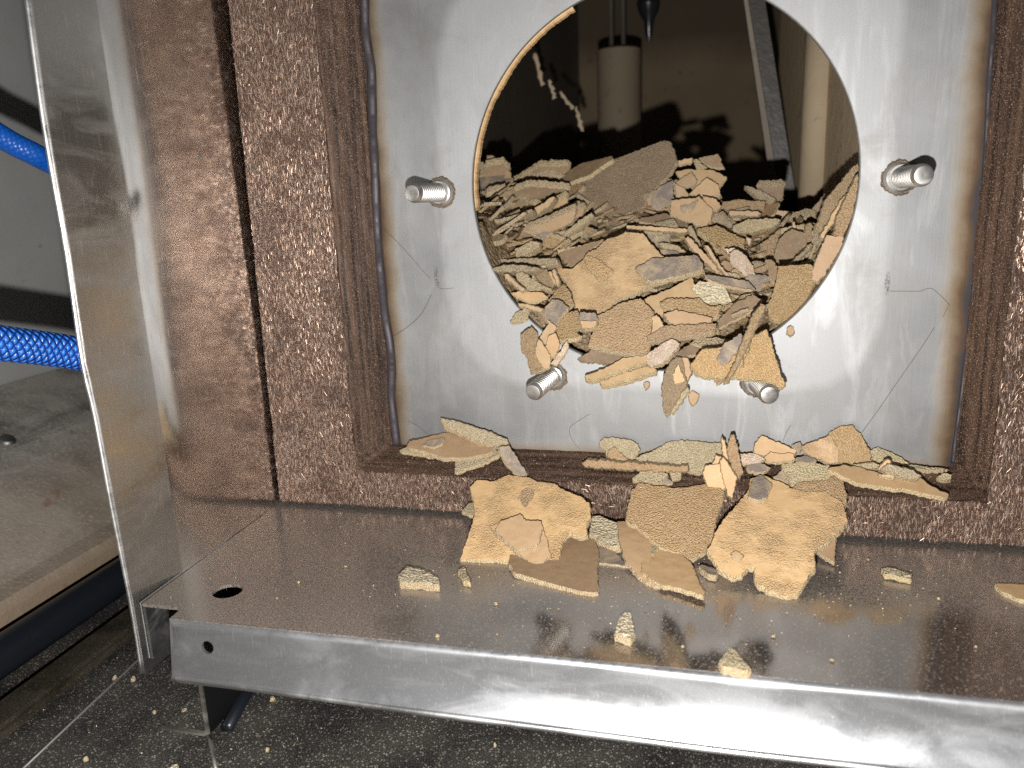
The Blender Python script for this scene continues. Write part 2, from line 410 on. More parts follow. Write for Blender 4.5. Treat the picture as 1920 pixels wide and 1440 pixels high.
# blue hoses
def m_hose(n, a, b, fu=1.0, strength=.9):
    t = NT(n); q = t.n.new('ShaderNodeSeparateXYZ'); t.lk(t.tc.outputs['UV'], q.inputs[0]); u, v = q.outputs[0], q.outputs[1]
    u = t.math('MULTIPLY', u, fu); v = t.math('MULTIPLY', v, 9.0)
    p1 = t.math('ABSOLUTE', t.math('SINE', t.math('MULTIPLY', t.math('ADD', u, v), math.pi)))
    p2 = t.math('ABSOLUTE', t.math('SINE', t.math('MULTIPLY', t.math('SUBTRACT', u, v), math.pi)))
    h = t.math('MULTIPLY', p1, p2)
    c = t.mix(t.ramp(h, [(.04, 0), (.7, 1)]), a, b)
    return t.out(c, .30, 0, t.bump(h, strength, .0010), .7)
def hose_mesh(path, r, seg):
    me = tube(path, r, seg, False); acc = [0]
    for p, q in zip(path, path[1:]): acc.append(acc[-1] + (q - p).length)
    uv = me.uv_layers.new(name='UVMap')
    for f in me.polygons:
        ks = [me.loops[l].vertex_index % seg for l in f.loop_indices]; wrap = max(ks) == seg - 1 and min(ks) == 0
        for l in f.loop_indices:
            vi = me.loops[l].vertex_index; k = vi % seg
            uv.data[l].uv = (acc[vi // seg], (1.0 if wrap and k == 0 else k / seg))
    return me
def smooth_path(ctrl, n=40):
    out = []
    for i in range(len(ctrl) - 1):
        p0, p1, p2, p3 = ctrl[max(i - 1, 0)], ctrl[i], ctrl[i + 1], ctrl[min(i + 2, len(ctrl) - 1)]
        for k in range(n // (len(ctrl) - 1)):
            t = k / (n // (len(ctrl) - 1))
            out.append(.5 * ((2 * p1) + (p2 - p0) * t + (2 * p0 - 5 * p1 + 4 * p2 - p3) * t * t + (3 * p1 - p0 - 3 * p2 + p3) * t ** 3))
    out.append(ctrl[-1]); return out
hp = [at(-160, 618, 1, -.13), at(0, 643, 1, -.105), at(80, 653, 1, -.09), at(160, 666, 1, -.075), at(300, 700, 1, -.045)]
def px_r(p, k): return k * (p - CAM).dot(FWD) / FPX
h1 = link('blue_hose', hose_mesh(smooth_path(hp, 80), px_r(hp[1], 34), 28), m_hose('blue_braid', (.003, .03, .26), (.05, .26, .95), 330))
tag(h1, 'bright blue braided hose, the lower and thicker of two behind the side panel', 'hose')
hp = [at(-160, 150, 1, -.10), at(0, 255, 1, -.075), at(60, 287, 1, -.065), at(110, 312, 1, -.055), at(260, 380, 1, -.035)]
h2 = link('blue_hose', hose_mesh(smooth_path(hp, 80), px_r(hp[1], 22), 24), m_hose('blue_hose_plain', (.003, .07, .36), (.005, .09, .42), 420, .2))
tag(h2, 'smooth darker blue hose slanting down, the upper of two behind the side panel', 'hose')

# ------------------------------------------------------------------ tank interior behind the round hole
def m_tank(name, a, b, rough=.8, sc=9, line=None):
    t = NT(name); big = t.noise(sc, 5, .6); f = t.noise(120, 4, .65)
    c = t.mix(t.ramp(big, [(.3, 0), (.7, 1)]), a, b)
    c = t.mix(t.ramp(f, [(.62, 0), (.75, 1)]), c, tuple(v * .6 for v in a))
    if line is not None:   # old waterline: bare darker wall above it
        X, Y, Z = t.xyz(); zz = t.math('ADD', Z, t.math('MULTIPLY', t.noise(14, 4), .03))
        c = t.mix(t.ramp(t.math('MULTIPLY', t.math('SUBTRACT', zz, line), 20), [(.2, 0), (.8, .8)]), c, tuple(v * .35 for v in a))
    return t.out(c, rough, 0, t.bump(f, .3, .002), .25)
M_ti = m_tank('tank_scale', (.105, .078, .047), (.155, .115, .072), line=.10)
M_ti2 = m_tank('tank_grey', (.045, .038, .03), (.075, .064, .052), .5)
M_col = m_tank('tank_column', (.34, .265, .175), (.42, .335, .23))
M_bar = m_tank('tank_bar', (.05, .045, .042), (.09, .08, .07), .4)
tank = empty('tank', (0, .2, 0)); tag(tank, 'brown scale-coated tank seen through the round hole of the steel plate', 'tank')
def tpart(name, me, mat, parent=tank):
    o = link(name, me, mat); o.parent = parent; o.matrix_parent_inverse = Matrix.Translation(-Vector(parent.location)) if parent.type == 'EMPTY' else Matrix(); return o
tpart('back_panel', box(-.30, .26, .42, .43, -.13, .36), M_ti)
tpart('bottom_panel', box(-.30, .26, .0035, .42, -.135, -.125), M_ti)
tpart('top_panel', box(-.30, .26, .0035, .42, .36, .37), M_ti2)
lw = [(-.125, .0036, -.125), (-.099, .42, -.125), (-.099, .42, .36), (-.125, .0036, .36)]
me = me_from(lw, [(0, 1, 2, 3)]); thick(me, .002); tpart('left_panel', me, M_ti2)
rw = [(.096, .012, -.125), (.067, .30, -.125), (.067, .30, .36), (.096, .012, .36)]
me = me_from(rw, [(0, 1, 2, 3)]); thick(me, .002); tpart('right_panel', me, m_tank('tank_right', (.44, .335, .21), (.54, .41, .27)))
# hanging cylinder with two rods
cb = at(1160, 92, 1, .30)
r_ = .0165
fl_ = empty('float_cylinder', cb); tag(fl_, 'pale cylinder hanging from thin rods inside the dark tank', 'cylinder')
def chp(par, name, me, mat):
    o = link(name, me, mat); o.parent = par; o.matrix_parent_inverse = Matrix.Translation(-Vector(par.location)); return o
chp(fl_, 'cylinder_body', lathe([(0, r_ * .9), (.001, r_), (.20, r_), (.201, r_ * .9)], Vector((0, 0, -1)), cb, 32), m_tank('float_tan', (.15, .118, .08), (.19, .15, .105)))
for dx in (-.0055, .0035):
    a = cb + Vector((dx, 0, 0)); chp(fl_, 'rod', tube([a, a + Vector((0, 0, .2))], .0016, 10), M_bar)
# dark hook
hk = at(1216, 20, 1, .30)
prof = [(0, .0012), (.006, .0028), (.014, .0035), (.020, .007), (.026, .0088), (.032, .007), (.037, .004), (.15, .003)]
hb = at(1217, 78, 1, .30)
ho = link('hook_rod', lathe(prof, hk - hb, hb, 20), NT('black_hook').out((.012, .013, .016), .25, 0, None, .5))
tag(ho, 'black pointed rod with a round knob hanging inside the tank', 'rod')
# slanted bar and light column on the right
def bar_px(pts, y, dep):
    A = [at(px, py, 1, y) for px, py in pts]; B = [q + Vector((.0, dep, 0)) for q in A]; n = len(A)
    return me_from(A + B, [tuple(range(n)), tuple(range(n, 2 * n))] + [(i, (i + 1) % n, n + (i + 1) % n, n + i) for i in range(n)])
sb = empty('slanted_bar', at(1455, 300, 1, .2)); tag(sb, 'dark slanted flat bar with a light edge inside the tank', 'bar')
chp(sb, 'bar_web', bar_px([(1397, -40), (1428, -40), (1500, 420), (1472, 420)], .21, .006), M_bar)
chp(sb, 'bar_edge', bar_px([(1389, -40), (1396, -40), (1471, 420), (1456, 420)], .206, .010), m_tank('bar_edge', (.20, .17, .14), (.30, .26, .21)))
b0, b1 = at(1524, 420, 1, .15), at(1548, -60, 1, .15)
lc = link('light_column', tube([b0, b1], .0088, 24), M_col)
tag(lc, 'light tan round pipe standing inside the tank at the right of the hole', 'pipe')
cr = empty('crusted_strip', at(1045, 170, 1, .2)); tag(cr, 'thin crust of light scale streaking the dark left tank wall', 'crust')
for k, (a, b) in enumerate([((1002, 100), (1018, 160)), ((1030, 150), (1040, 185)), ((1052, 172), (1074, 205)), ((1080, 200), (1092, 246))]):
    P, Q = at(a[0], a[1], 1, .17), at(b[0], b[1], 1, .17)
    chp(cr, 'crust_streak', tube([P.lerp(Q, i / 8) + Vector((random.uniform(-1, 1), 0, 0)) * .0007 for i in range(9)], [.0007 + .0012 * random.random() for _ in range(9)], 7), M_col)
# ------------------------------------------------------------------ steel face plate with hole, weld beads and studs
XL, XR, ZB, ZT = -.1285, .1246, -.1195, .16
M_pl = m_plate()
M_weld = m_sheet('weld_blue', (.125, .112, .122), .6, (60, 60, 500), .4)
M_stud = m_sheet('stud_steel', (.66, .64, .61), .36, (300, 300, 300), .15)
M_steel_edge = m_sheet('cut_steel', (.72, .72, .72), .35, (1500, 1500, 60), .2)
plate = empty('steel_plate', (0, 0, 0)); tag(plate, 'square silver steel plate with a big round hole and four welded studs', 'plate')
R = .080; N = 128
vs, fs = [], []
rings = [(.0, .0), (.012, 0), (.1, 0), (.35, 0), (.7, 0), (1, 0)]
def rect_hit(c, s):
    k = 1e9
    if c > 0: k = min(k, XR / c)
    if c < 0: k = min(k, XL / c)
    if s > 0: k = min(k, ZT / s)
    if s < 0: k = min(k, ZB / s)
    return k
angs = sorted([2 * math.pi * i / N for i in range(N)] + [math.atan2(a, b) % (2 * math.pi) for a in (ZB, ZT) for b in (XL, XR)])
NA = len(angs)
prof = [('in', R, .0030), ('in', R, .0003), ('in', R + .0004, 0)]
for a in angs:
    c, s = math.cos(a), math.sin(a); K = rect_hit(c, s)
    for _, r, y in prof: vs.append((c * r, y, s * r))
    for f in (.12, .4, .7, 1.0):
        r = R + (K - R) * f; vs.append((c * r, 0, s * r))
    vs.append((c * K, .0030, s * K))
PL = 8
for i in range(NA):
    j = (i + 1) % NA
    for k in range(PL - 1): fs.append((i * PL + k, j * PL + k, j * PL + k + 1, i * PL + k + 1))
    fs.append((i * PL + PL - 1, j * PL + PL - 1, j * PL, i * PL))
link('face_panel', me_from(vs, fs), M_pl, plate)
# weld bead wandering down the left edge, thin one on the right
random.seed(4)
wb = [(683, -30), (684, 0), (686, 60), (692, 100), (697, 130), (698, 170), (700, 250), (704, 330), (707, 420), (714, 520), (722, 590), (731, 640), (735, 690), (734, 740), (739, 790), (744, 832)]
ps = smooth_path([at(px, py, 1, .0004) for px, py in wb], 90)
rad = [.0023 + .0004 * noise.noise(p * 90) for p in ps]
link('weld_bead', tube(ps, rad, 12), M_weld, plate)
wb = [(1866, -30), (1862, 60), (1855, 150), (1851, 230), (1846, 330), (1838, 420), (1828, 520), (1815, 640), (1803, 740), (1792, 820), (1787, 868)]
ps = smooth_path([at(px, py, 1, -.0002) for px, py in wb], 60)
link('weld_bead', tube(ps, [.0009 + .0003 * noise.noise(p * 120) for p in ps], 10), M_weld, plate)
# crust of scale along the inside of the hole edge, upper left
vs, fs = [], []; n = 150; SEG = 6
for i in range(n):
    a = math.radians(186 - 71 * i / (n - 1)); th = (.0004 + .0008 * max(0, noise.noise(Vector((a * 5, 1, 0))) + .5) + .0004 * random.random()) * (1 if i > 2 else .3)
    for (dr, y) in ((.0006, .0031), (-th * .4, .0030), (-th, .0042), (-th, .0075), (-th * .4, .009), (.0006, .009)):
        vs.append((math.cos(a) * (R + dr), y, math.sin(a) * (R + dr)))
for i in range(n - 1):
    for k in range(SEG - 1): fs.append((i * SEG + k, i * SEG + k + 1, (i + 1) * SEG + k + 1, (i + 1) * SEG + k))
link('edge_crust', me_from(vs, fs), FM['S'], plate)
M_dirt = m_flake('weld_dirt', (.17, .12, .08), (.26, .20, .14), 1.0, None, 900, .8, spark=.2)
def stud(bpx, tpx, ln):
    B = at(*bpx, 1, 0.0); T = at(*tpx, 1, -ln); ax = T - B; Ln = ax.length; ax.normalize()
    r0 = .0041; pr = [(.0005, r0 * .9)]
    d = .0022; pitch = .0018
    while d < Ln - .0022:
        pr += [(d, r0 * .70), (d + pitch * .34, r0 * .98), (d + pitch * .5, r0), (d + pitch * .66, r0 * .96)]; d += pitch
    pr += [(d, r0 * .86), (Ln - .0006, r0 * .86), (Ln - .0001, r0 * .80), (Ln, r0 * .72), (Ln - .0001, r0 * .1)]
    st = link('stud', lathe(pr, ax, B, 32), M_stud, plate)
    link('collar', lathe([(-.001, r0 * 1.52), (.0008, r0 * 1.5), (.0020, r0 * 1.36), (.0024, r0 * 1.2), (.0024, r0 * .8)], ax, B, 32), M_stud, st)
    vs, fs = [], []; n = 56
    for i in range(n):
        a = 2 * math.pi * i / n; rr = r0 * (1.68 + .16 * noise.noise(Vector((math.cos(a) * 4, math.sin(a) * 4, B.x * 60))) + random.uniform(-.06, .06))
        for (r, y) in ((r0 * 1.40, -.0012), (r0 * 1.55, -.0009), (rr, -.0001), (rr, .0005)):
            vs.append((B.x + math.cos(a) * r, y, B.z + math.sin(a) * r))
    for i in range(n):
        j = (i + 1) % n
        for k in range(3): fs.append((i * 4 + k, i * 4 + k + 1, j * 4 + k + 1, j * 4 + k))
    link('weld_ring', me_from(vs, fs), M_dirt, st)
stud((826, 361), (772, 362), .027); stud((1687, 333), (1733, 328), .027)
stud((1036, 705), (999, 736), .022); stud((1418, 716), (1443, 741), .022)

# ------------------------------------------------------------------ brown fibre gasket frame round the plate
frame = empty('gasket_frame', (0, 0, -.13)); tag(frame, 'brown metallic-flecked fibre gasket frame surrounding the steel plate', 'gasket frame')
M_gf, M_gs = m_gasket('gasket_face', False), m_gasket('gasket_side', True)
FO = -.0140; oL, oR, oB = -.1852, .175, -.1468; iL, iR, iB = -.1415, .1330, -.1293
def fr(name, me, mat): o = link(name, me, mat); o.parent = frame; o.matrix_parent_inverse = Matrix.Translation(-Vector(frame.location)); return o
def wob(p, a): return p + Vector((noise.noise(p * 70) * a, 0, noise.noise(p * 70 + Vector((9, 1, 3))) * a))
# front face as a U strip; fine grid for a slightly uneven cut edge
def strip(A, B, n):   # A,B functions t->Vector
    vs = []
    for i in range(n + 1):
        vs += [A(i / n), B(i / n)]
    return vs, [(2 * i, 2 * i + 1, 2 * i + 3, 2 * i + 2) for i in range(n)]
inner = [Vector((iL, FO, ZT))] + [Vector((iL, FO, ZT + (iB - ZT) * i / 60)) for i in range(1, 61)] + [Vector((iL + (iR - iL) * i / 60, FO, iB)) for i in range(1, 61)] + [Vector((iR, FO, iB + (ZT - iB) * i / 60)) for i in range(1, 61)]
outer = [Vector((oL, FO, ZT))] + [Vector((oL, FO, ZT + (oB - ZT) * i / 60)) for i in range(1, 61)] + [Vector((oL + (oR - oL) * i / 60, FO, oB)) for i in range(1, 61)] + [Vector((oR, FO, oB + (ZT - oB) * i / 60)) for i in range(1, 61)]
innw = [wob(p, .0009) for p in inner]
for p in outer:
    if abs(p.x - oL) < 1e-6: p.x += .0004 + .0029 * (p.z - oB) / .232
outw = [wob(p, .0007) for p in outer]
n = len(inner); vs = innw + outw + [p + Vector((0, .013, 0)) for p in outw]
prng = random.Random(3)
fs = [(i, i + 1, n + i + 1, n + i) for i in range(n - 1)] + [(n + i, n + i + 1, 2 * n + i + 1, 2 * n + i) for i in range(n - 1)]
fr('front_face', me_from(vs, fs), M_gf)
def inset(p, f):   # offset of the inner edge towards the plate
    q = p.copy(); d = .0165
    if abs(p.z - iB) < 1e-6: q.z += .0102 * f
    if abs(p.x - iL) < 1e-6: q.x += .0150 * f
    if abs(p.x - iR) < 1e-6: q.x -= .0098 * f
    return q
lay = [(0, FO), (.04, FO + .0007), (.2, -.0112), (.4, -.0085), (.6, -.0057), (.8, -.003), (.95, -.0008), (1.0, .0002)]
vs = []
for li, (f, y) in enumerate(lay):
    for p, pw in zip(inner, innw):
        q = inset(p, f) + (pw - p) * (1 - f); q.y = y
        q += Vector((noise.noise(q * 160 + Vector((li, 0, 0))), 0, noise.noise(q * 160 + Vector((0, li, 5))))) * .0005
        vs.append(q)
fs = []
for li in range(len(lay) - 1):
    for i in range(n - 1): fs.append((li * n + i, li * n + i + 1, (li + 1) * n + i + 1, (li + 1) * n + i))
side_me = me_from(vs, fs)
fr('inner_side', side_me, M_gs)
# glinting metal fibres lying in the face of the board: nobody could count them
fv, ff = [], []
def fibre(c, ang, L, wd, nrm, up):
    d = (nrm.cross(up)).normalized(); t_ = (d * math.cos(ang) + up * math.sin(ang)).normalized(); s_ = nrm.cross(t_)
    roll = prng.gauss(0, .32); s_ = (s_ * math.cos(roll) + nrm * math.sin(roll)) * wd * .5
    mid = c + nrm * prng.uniform(.00002, .0002); b_ = t_ * L * .5; bow = s_ * prng.uniform(-3, 3)
    k = len(fv); fv.extend([mid - b_ - s_, mid - b_ + s_, mid + bow + s_, mid + bow - s_, mid + b_ + s_, mid + b_ - s_])
    ff.extend([(k, k + 1, k + 2, k + 3), (k + 3, k + 2, k + 4, k + 5)])
cnt = 0
while cnt < 24000:
    x = prng.uniform(oL, oR); z = prng.uniform(oB, .10)
    if iL < x < iR and z > iB: continue
    if x < oL + .0006 + .0029 * (z - oB) / .232 or x > .16: continue
    a = prng.choice([math.pi / 2 + prng.gauss(.06, .14), math.pi / 2 + prng.gauss(-.08, .2), math.pi / 2 + prng.gauss(0, .2), prng.uniform(0, math.pi)])
    if noise.noise(Vector((x * 60, 0, z * 60))) < -.25 and prng.random() < .6: continue
    fibre(Vector((x, FO - .00015, z)), a, prng.uniform(.0007, .0025), prng.uniform(.00004, .00009), Vector((0, -1, 0)), Vector((0, 0, 1))); cnt += 1
M_fib = NT('copper_fibre').out((.86, .62, .47), .40, .65, None, .6)
fb = fr('fibres', me_from(fv, ff), M_fib); fb['kind'] = 'stuff'

# ------------------------------------------------------------------ steel side panel on the left
XP = -.189
M_panel = m_sheet('panel_steel', (.86, .84, .82), .13, (3000, 3000, 40), .012, .0, .9, smear=.3)
M_ledge = m_sheet('ledge_steel', (.42, .39, .365), .065, (1400, 30, 1400), .015, .9, .0, (.45, .375, .31), 1100, wiped=True)
M_lip = m_sheet('lip_steel', (.46, .47, .49), .34, (1700, 1700, 40), .06, .10, .25, metal=.85, smear=.5)
for _k, _v in (('Coat Weight', .6), ('Coat Roughness', .075), ('Coat IOR', 1.9)): M_lip.node_tree.nodes['Principled BSDF'].inputs[_k].default_value = _v
panel = empty('side_panel', (XP, -.06, -.17)); tag(panel, 'tall brushed steel side panel left of the brown frame', 'panel')
edge_old = [(.16, -.1150), (.12, -.1165), (.0655, -.1178), (.033, -.1186), (.0122, -.1190), (-.015, -.1193), (-.0527, -.1193), (-.0726, -.1189), (-.1077, -.1182), (-.1469, -.1173), (-.1780, -.1170)]
XF = XP - .0042; YC = -.086
edge = [(.16, at(24, -190, 0, XF).y)] + [(q.z, q.y) for q in (at(px, py, 0, XF) for px, py in ((43, -80), (55, 0), (83, 200), (103, 323), (130, 477), (160, 680), (182, 780), (213, 950), (247, 1127), (269, 1262)))]
def xp_at(y, z):  # slight flare towards the front, small dents
    if y < YC:   # front strip bent outwards along a crease
        f = (YC - y) / (YC + .1135); return xp_at(YC, z) * (1 - f) + (XF + .0004 * noise.noise(Vector((8, y * 30, z * 12)))) * f
    return XP + .0008 * noise.noise(Vector((3, y * 16, z * 9))) + (.0020) * max(0, min(1, (y + .118) / .13)) ** 1.0
outl = [(y, z) for z, y in edge] + [(.03, edge[-1][0]), (.03, .16)]
h1_, h2_ = at(375, 297, 0, -.1868), at(309, 351, 0, -.188)
holes = [circ(h1_.y, h1_.z, .0011, .0011, 16), circ(h2_.y, h2_.z, .0008, .0008, 16)]
vs, fs = sheet_cdt(outl, holes, (.006, .008), lambda y, z: Vector((xp_at(y, z), y, z)))
me = me_from(vs, fs, True); thick(me, .0014)
# make sure the sheet thickens outwards (to -x)
mx = sum(v.co.x for v in me.vertices) / len(me.vertices)
pn = link('sheet', me, [M_panel, m_sheet('panel_brushed', (.58, .56, .535), .20, (1600, 500, 220), .05, .0, .35, metal=.95, smear=.9)])
for p in me.polygons: p.material_index = 1 if p.center.y < YC - .001 else 0
pn["label"] = "tall sheet with a crease and a duller outward-bent front strip"; pn.parent = panel; pn.matrix_parent_inverse = Matrix.Translation(-Vector(panel.location))
ps = [Vector((xp_at(y, z) - .0007, y - .0002, z)) for z, y in edge]
pe = link('front_edge', tube(smooth_path(ps, 40), .00072, 10), M_steel_edge); pe.parent = panel; pe.matrix_parent_inverse = Matrix.Translation(-Vector(panel.location))

# ------------------------------------------------------------------ ledge with folded lip
ZL = -.14907
ledge = empty('steel_ledge', (0, -.06, ZL)); tag(ledge, 'dusty horizontal steel ledge with a bright folded front lip below the frame', 'ledge')
def lg(name, me, mat): o = link(name, me, mat); o.parent = ledge; o.matrix_parent_inverse = Matrix.Translation(-Vector(ledge.location)); return o
def yf(x): return -.1232 + (x + .168) * .012
xr = .24; x0 = -.1682
ol = [(-.1862, .004), (-.1862, -.1152), (-.1700, -.1152), (x0, -.1182), (x0, yf(x0))] + [(x0 + (xr - x0) * i / 24, yf(x0 + (xr - x0) * i / 24)) for i in range(1, 25)] + [(xr, .004)]
hc = at(427, 1110, 2, ZL)
vs, fs = sheet_cdt(ol, [circ(hc.x, hc.y, .0058, .0058, 40)], (.008, .008), lambda x, y: Vector((x, y, ZL + .0004 * noise.noise(Vector((x * 14, y * 14, 2))) )))
me = me_from(vs, fs, True)
b = bmesh.new(); b.from_mesh(me); bmesh.ops.solidify(b, geom=b.faces[:], thickness=.0013); sharpen(b); b.to_mesh(me); b.free()
zz = max(v.co.z for v in me.vertices)
for v in me.vertices: v.co.z -= (zz - ZL) - .0004
lg('top_sheet', me, M_ledge)
# lip: rounded bend, nearly vertical, flaring slightly towards the bottom
LIPL = .0235
def lip_map(x, s):   # s: arc length from the ledge edge
    rb = .0018; base = yf(x); bend = rb * 1.45
    k = max(0, min(1, (x + .168) / .19))
    if s < bend:
        a = s / rb; return Vector((x, base - rb * math.sin(a), ZL - rb + rb * math.cos(a)))
    q = s - bend; a = 1.45
    y, z = base - rb * math.sin(a), ZL - rb + rb * math.cos(a)
    t0 = .05; t1 = .10 + .60 * k     # lean of the sheet from vertical, radians, top and bottom
    Lq = LIPL - bend; nst = 12
    for i in range(nst):
        d = q / nst; th = t0 + (t1 - t0) * min(1, ((i + .5) * d / Lq)) ** 1.3
        y -= d * math.sin(th); z -= d * math.cos(th)
    z += .0; return Vector((x + .0005 * noise.noise(Vector((x * 20, s * 30, 0))), y + .0007 * noise.noise(Vector((x * 13, s * 55, 7))), z))
lo_ = at(386, 1219, 1, -.1262)
ol = [(x0, 0)] + [(x0 + (xr - x0) * i / 90, 0) for i in range(1, 91)] + [(xr, LIPL)] + [(xr + (x0 - xr) * i / 90, LIPL) for i in range(1, 91)]
sh_ = (ZL - lo_.z) + .0006
vs, fs = sheet_cdt(ol, [circ(lo_.x, sh_, .0025, .0025, 28)], (.0045, .0012), lip_map)
me = me_from(vs, fs, True); 
b = bmesh.new(); b.from_mesh(me); bmesh.ops.recalc_face_normals(b, faces=b.faces)
if sum(f.normal.y for f in b.faces) > 0: bmesh.ops.reverse_faces(b, faces=b.faces)
bmesh.ops.solidify(b, geom=b.faces[:], thickness=.0012); sharpen(b, 1.0); b.to_mesh(me); b.free()
for p in me.polygons: p.use_smooth = True
lg('front_lip', me, M_lip)
lg('lip_hem', tube([lip_map(x0 + (xr - x0) * i / 120, LIPL) + Vector((0, .0004, -.0004)) for i in range(121)], .0012, 12), M_steel_edge)
lg('end_flange', box(-.1862, -.1850, -.1152, -.0, -.1725, ZL - .0014), M_steel_edge)
fl2 = link('bottom_fold', box(-.18745, -.1866, -.1155, -.004, -.1725, ZL + .0008, .0002), M_steel_edge); fl2.parent = panel; fl2.matrix_parent_inverse = Matrix.Translation(-Vector(panel.location))

# ------------------------------------------------------------------ sheet edges standing on the floor
br = empty('folded_sheet', at(388, 1382, 2, ZF)); tag(br, 'black folded sheet with a pale cut edge standing on the floor under the ledge', 'sheet')
M_blk = NT('black_sheet').out((.005, .005, .006), .45, .0, None, .5)
M_pale = m_sheet('pale_cut_edge', (.50, .47, .42), .45, (500, 500, 500), .3)
P = at(390, 1380, 2, ZF)
def bp_(name, me, mat): o = link(name, me, mat); o.parent = br; o.matrix_parent_inverse = Matrix.Translation(-Vector(br.location)); return o
bp_('upright_web', box(P.x - .0005, P.x + .0007, P.y + .0006, P.y + .14, ZF + .0005, -.171), M_blk)
bp_('upright_edge', box(P.x - .0006, P.x + .0008, P.y - .0004, P.y + .0005, ZF + .0004, -.171), M_pale)
bp_('foot_edge', box(P.x - .0205, P.x - .0008, P.y - .0008, P.y + .0006, ZF + .0003, ZF + .0016), M_pale)
bp_('foot', box(P.x - .0205, P.x - .0006, P.y + .0007, P.y + .14, ZF + .0003, ZF + .0013), M_floor)
Q = at(405, 1446, 2, ZF)
bp_('foot_seam', tube([P + Vector((.001, -.001, .0008)), P.lerp(Q, .4) + Vector((.0006, 0, .0008)), Q + Vector((0, 0, .0008))], .0008, 8), M_pale)
G = at(470, 1290, 2, ZF)
gv = link('floor_channel', tube([P + Vector((.006, .004, .0012)), G + Vector((.0, .0, .0012)), G + Vector((0, .08, .0012))], .0026, 12), M_black)
tag(gv, 'black round rod lying on the floor beside the folded sheet', 'rod')
sm = link('floor_seam', tube([at(20, 1463, 2, ZF + .0003), at(253, 1243, 2, ZF + .0003), at(300, 1200, 2, ZF + .0003)], .0006, 6), m_sheet('seam_grey', (.2, .2, .2), .5, (90, 90, 90), .2, .6))
tag(sm, 'thin grey seam line running back across the black floor', 'seam')
# ------------------------------------------------------------------ flakes of scale
def normal(al, ta):
    a, t = math.radians(al), math.radians(ta)
    return Vector((-math.sin(a) * math.cos(t), -math.sin(t), math.cos(a) * math.cos(t))).normalized()

def jag(poly, step, amp, rng):
    """resample a closed 2-D outline and roughen it"""
    out = []; n = len(poly)
    for i in range(n):
        a, b2 = Vector(poly[i]), Vector(poly[(i + 1) % n]); d = b2 - a; L = d.length
        if L < 1e-7: continue
        k = max(1, int(L / step)); nr = Vector((-d.y, d.x)) / L
        for j in range(k):
            p = a + d * (j / k)
            off = noise.noise(Vector((p.x * 420, p.y * 420, rng.off))) * amp * .8 + noise.noise(Vector((p.x * 1000, p.y * 1000, rng.off + 5))) * amp * 1.5
            out.append(p + nr * off)
    return out

class RNG(random.Random): off = 0.0

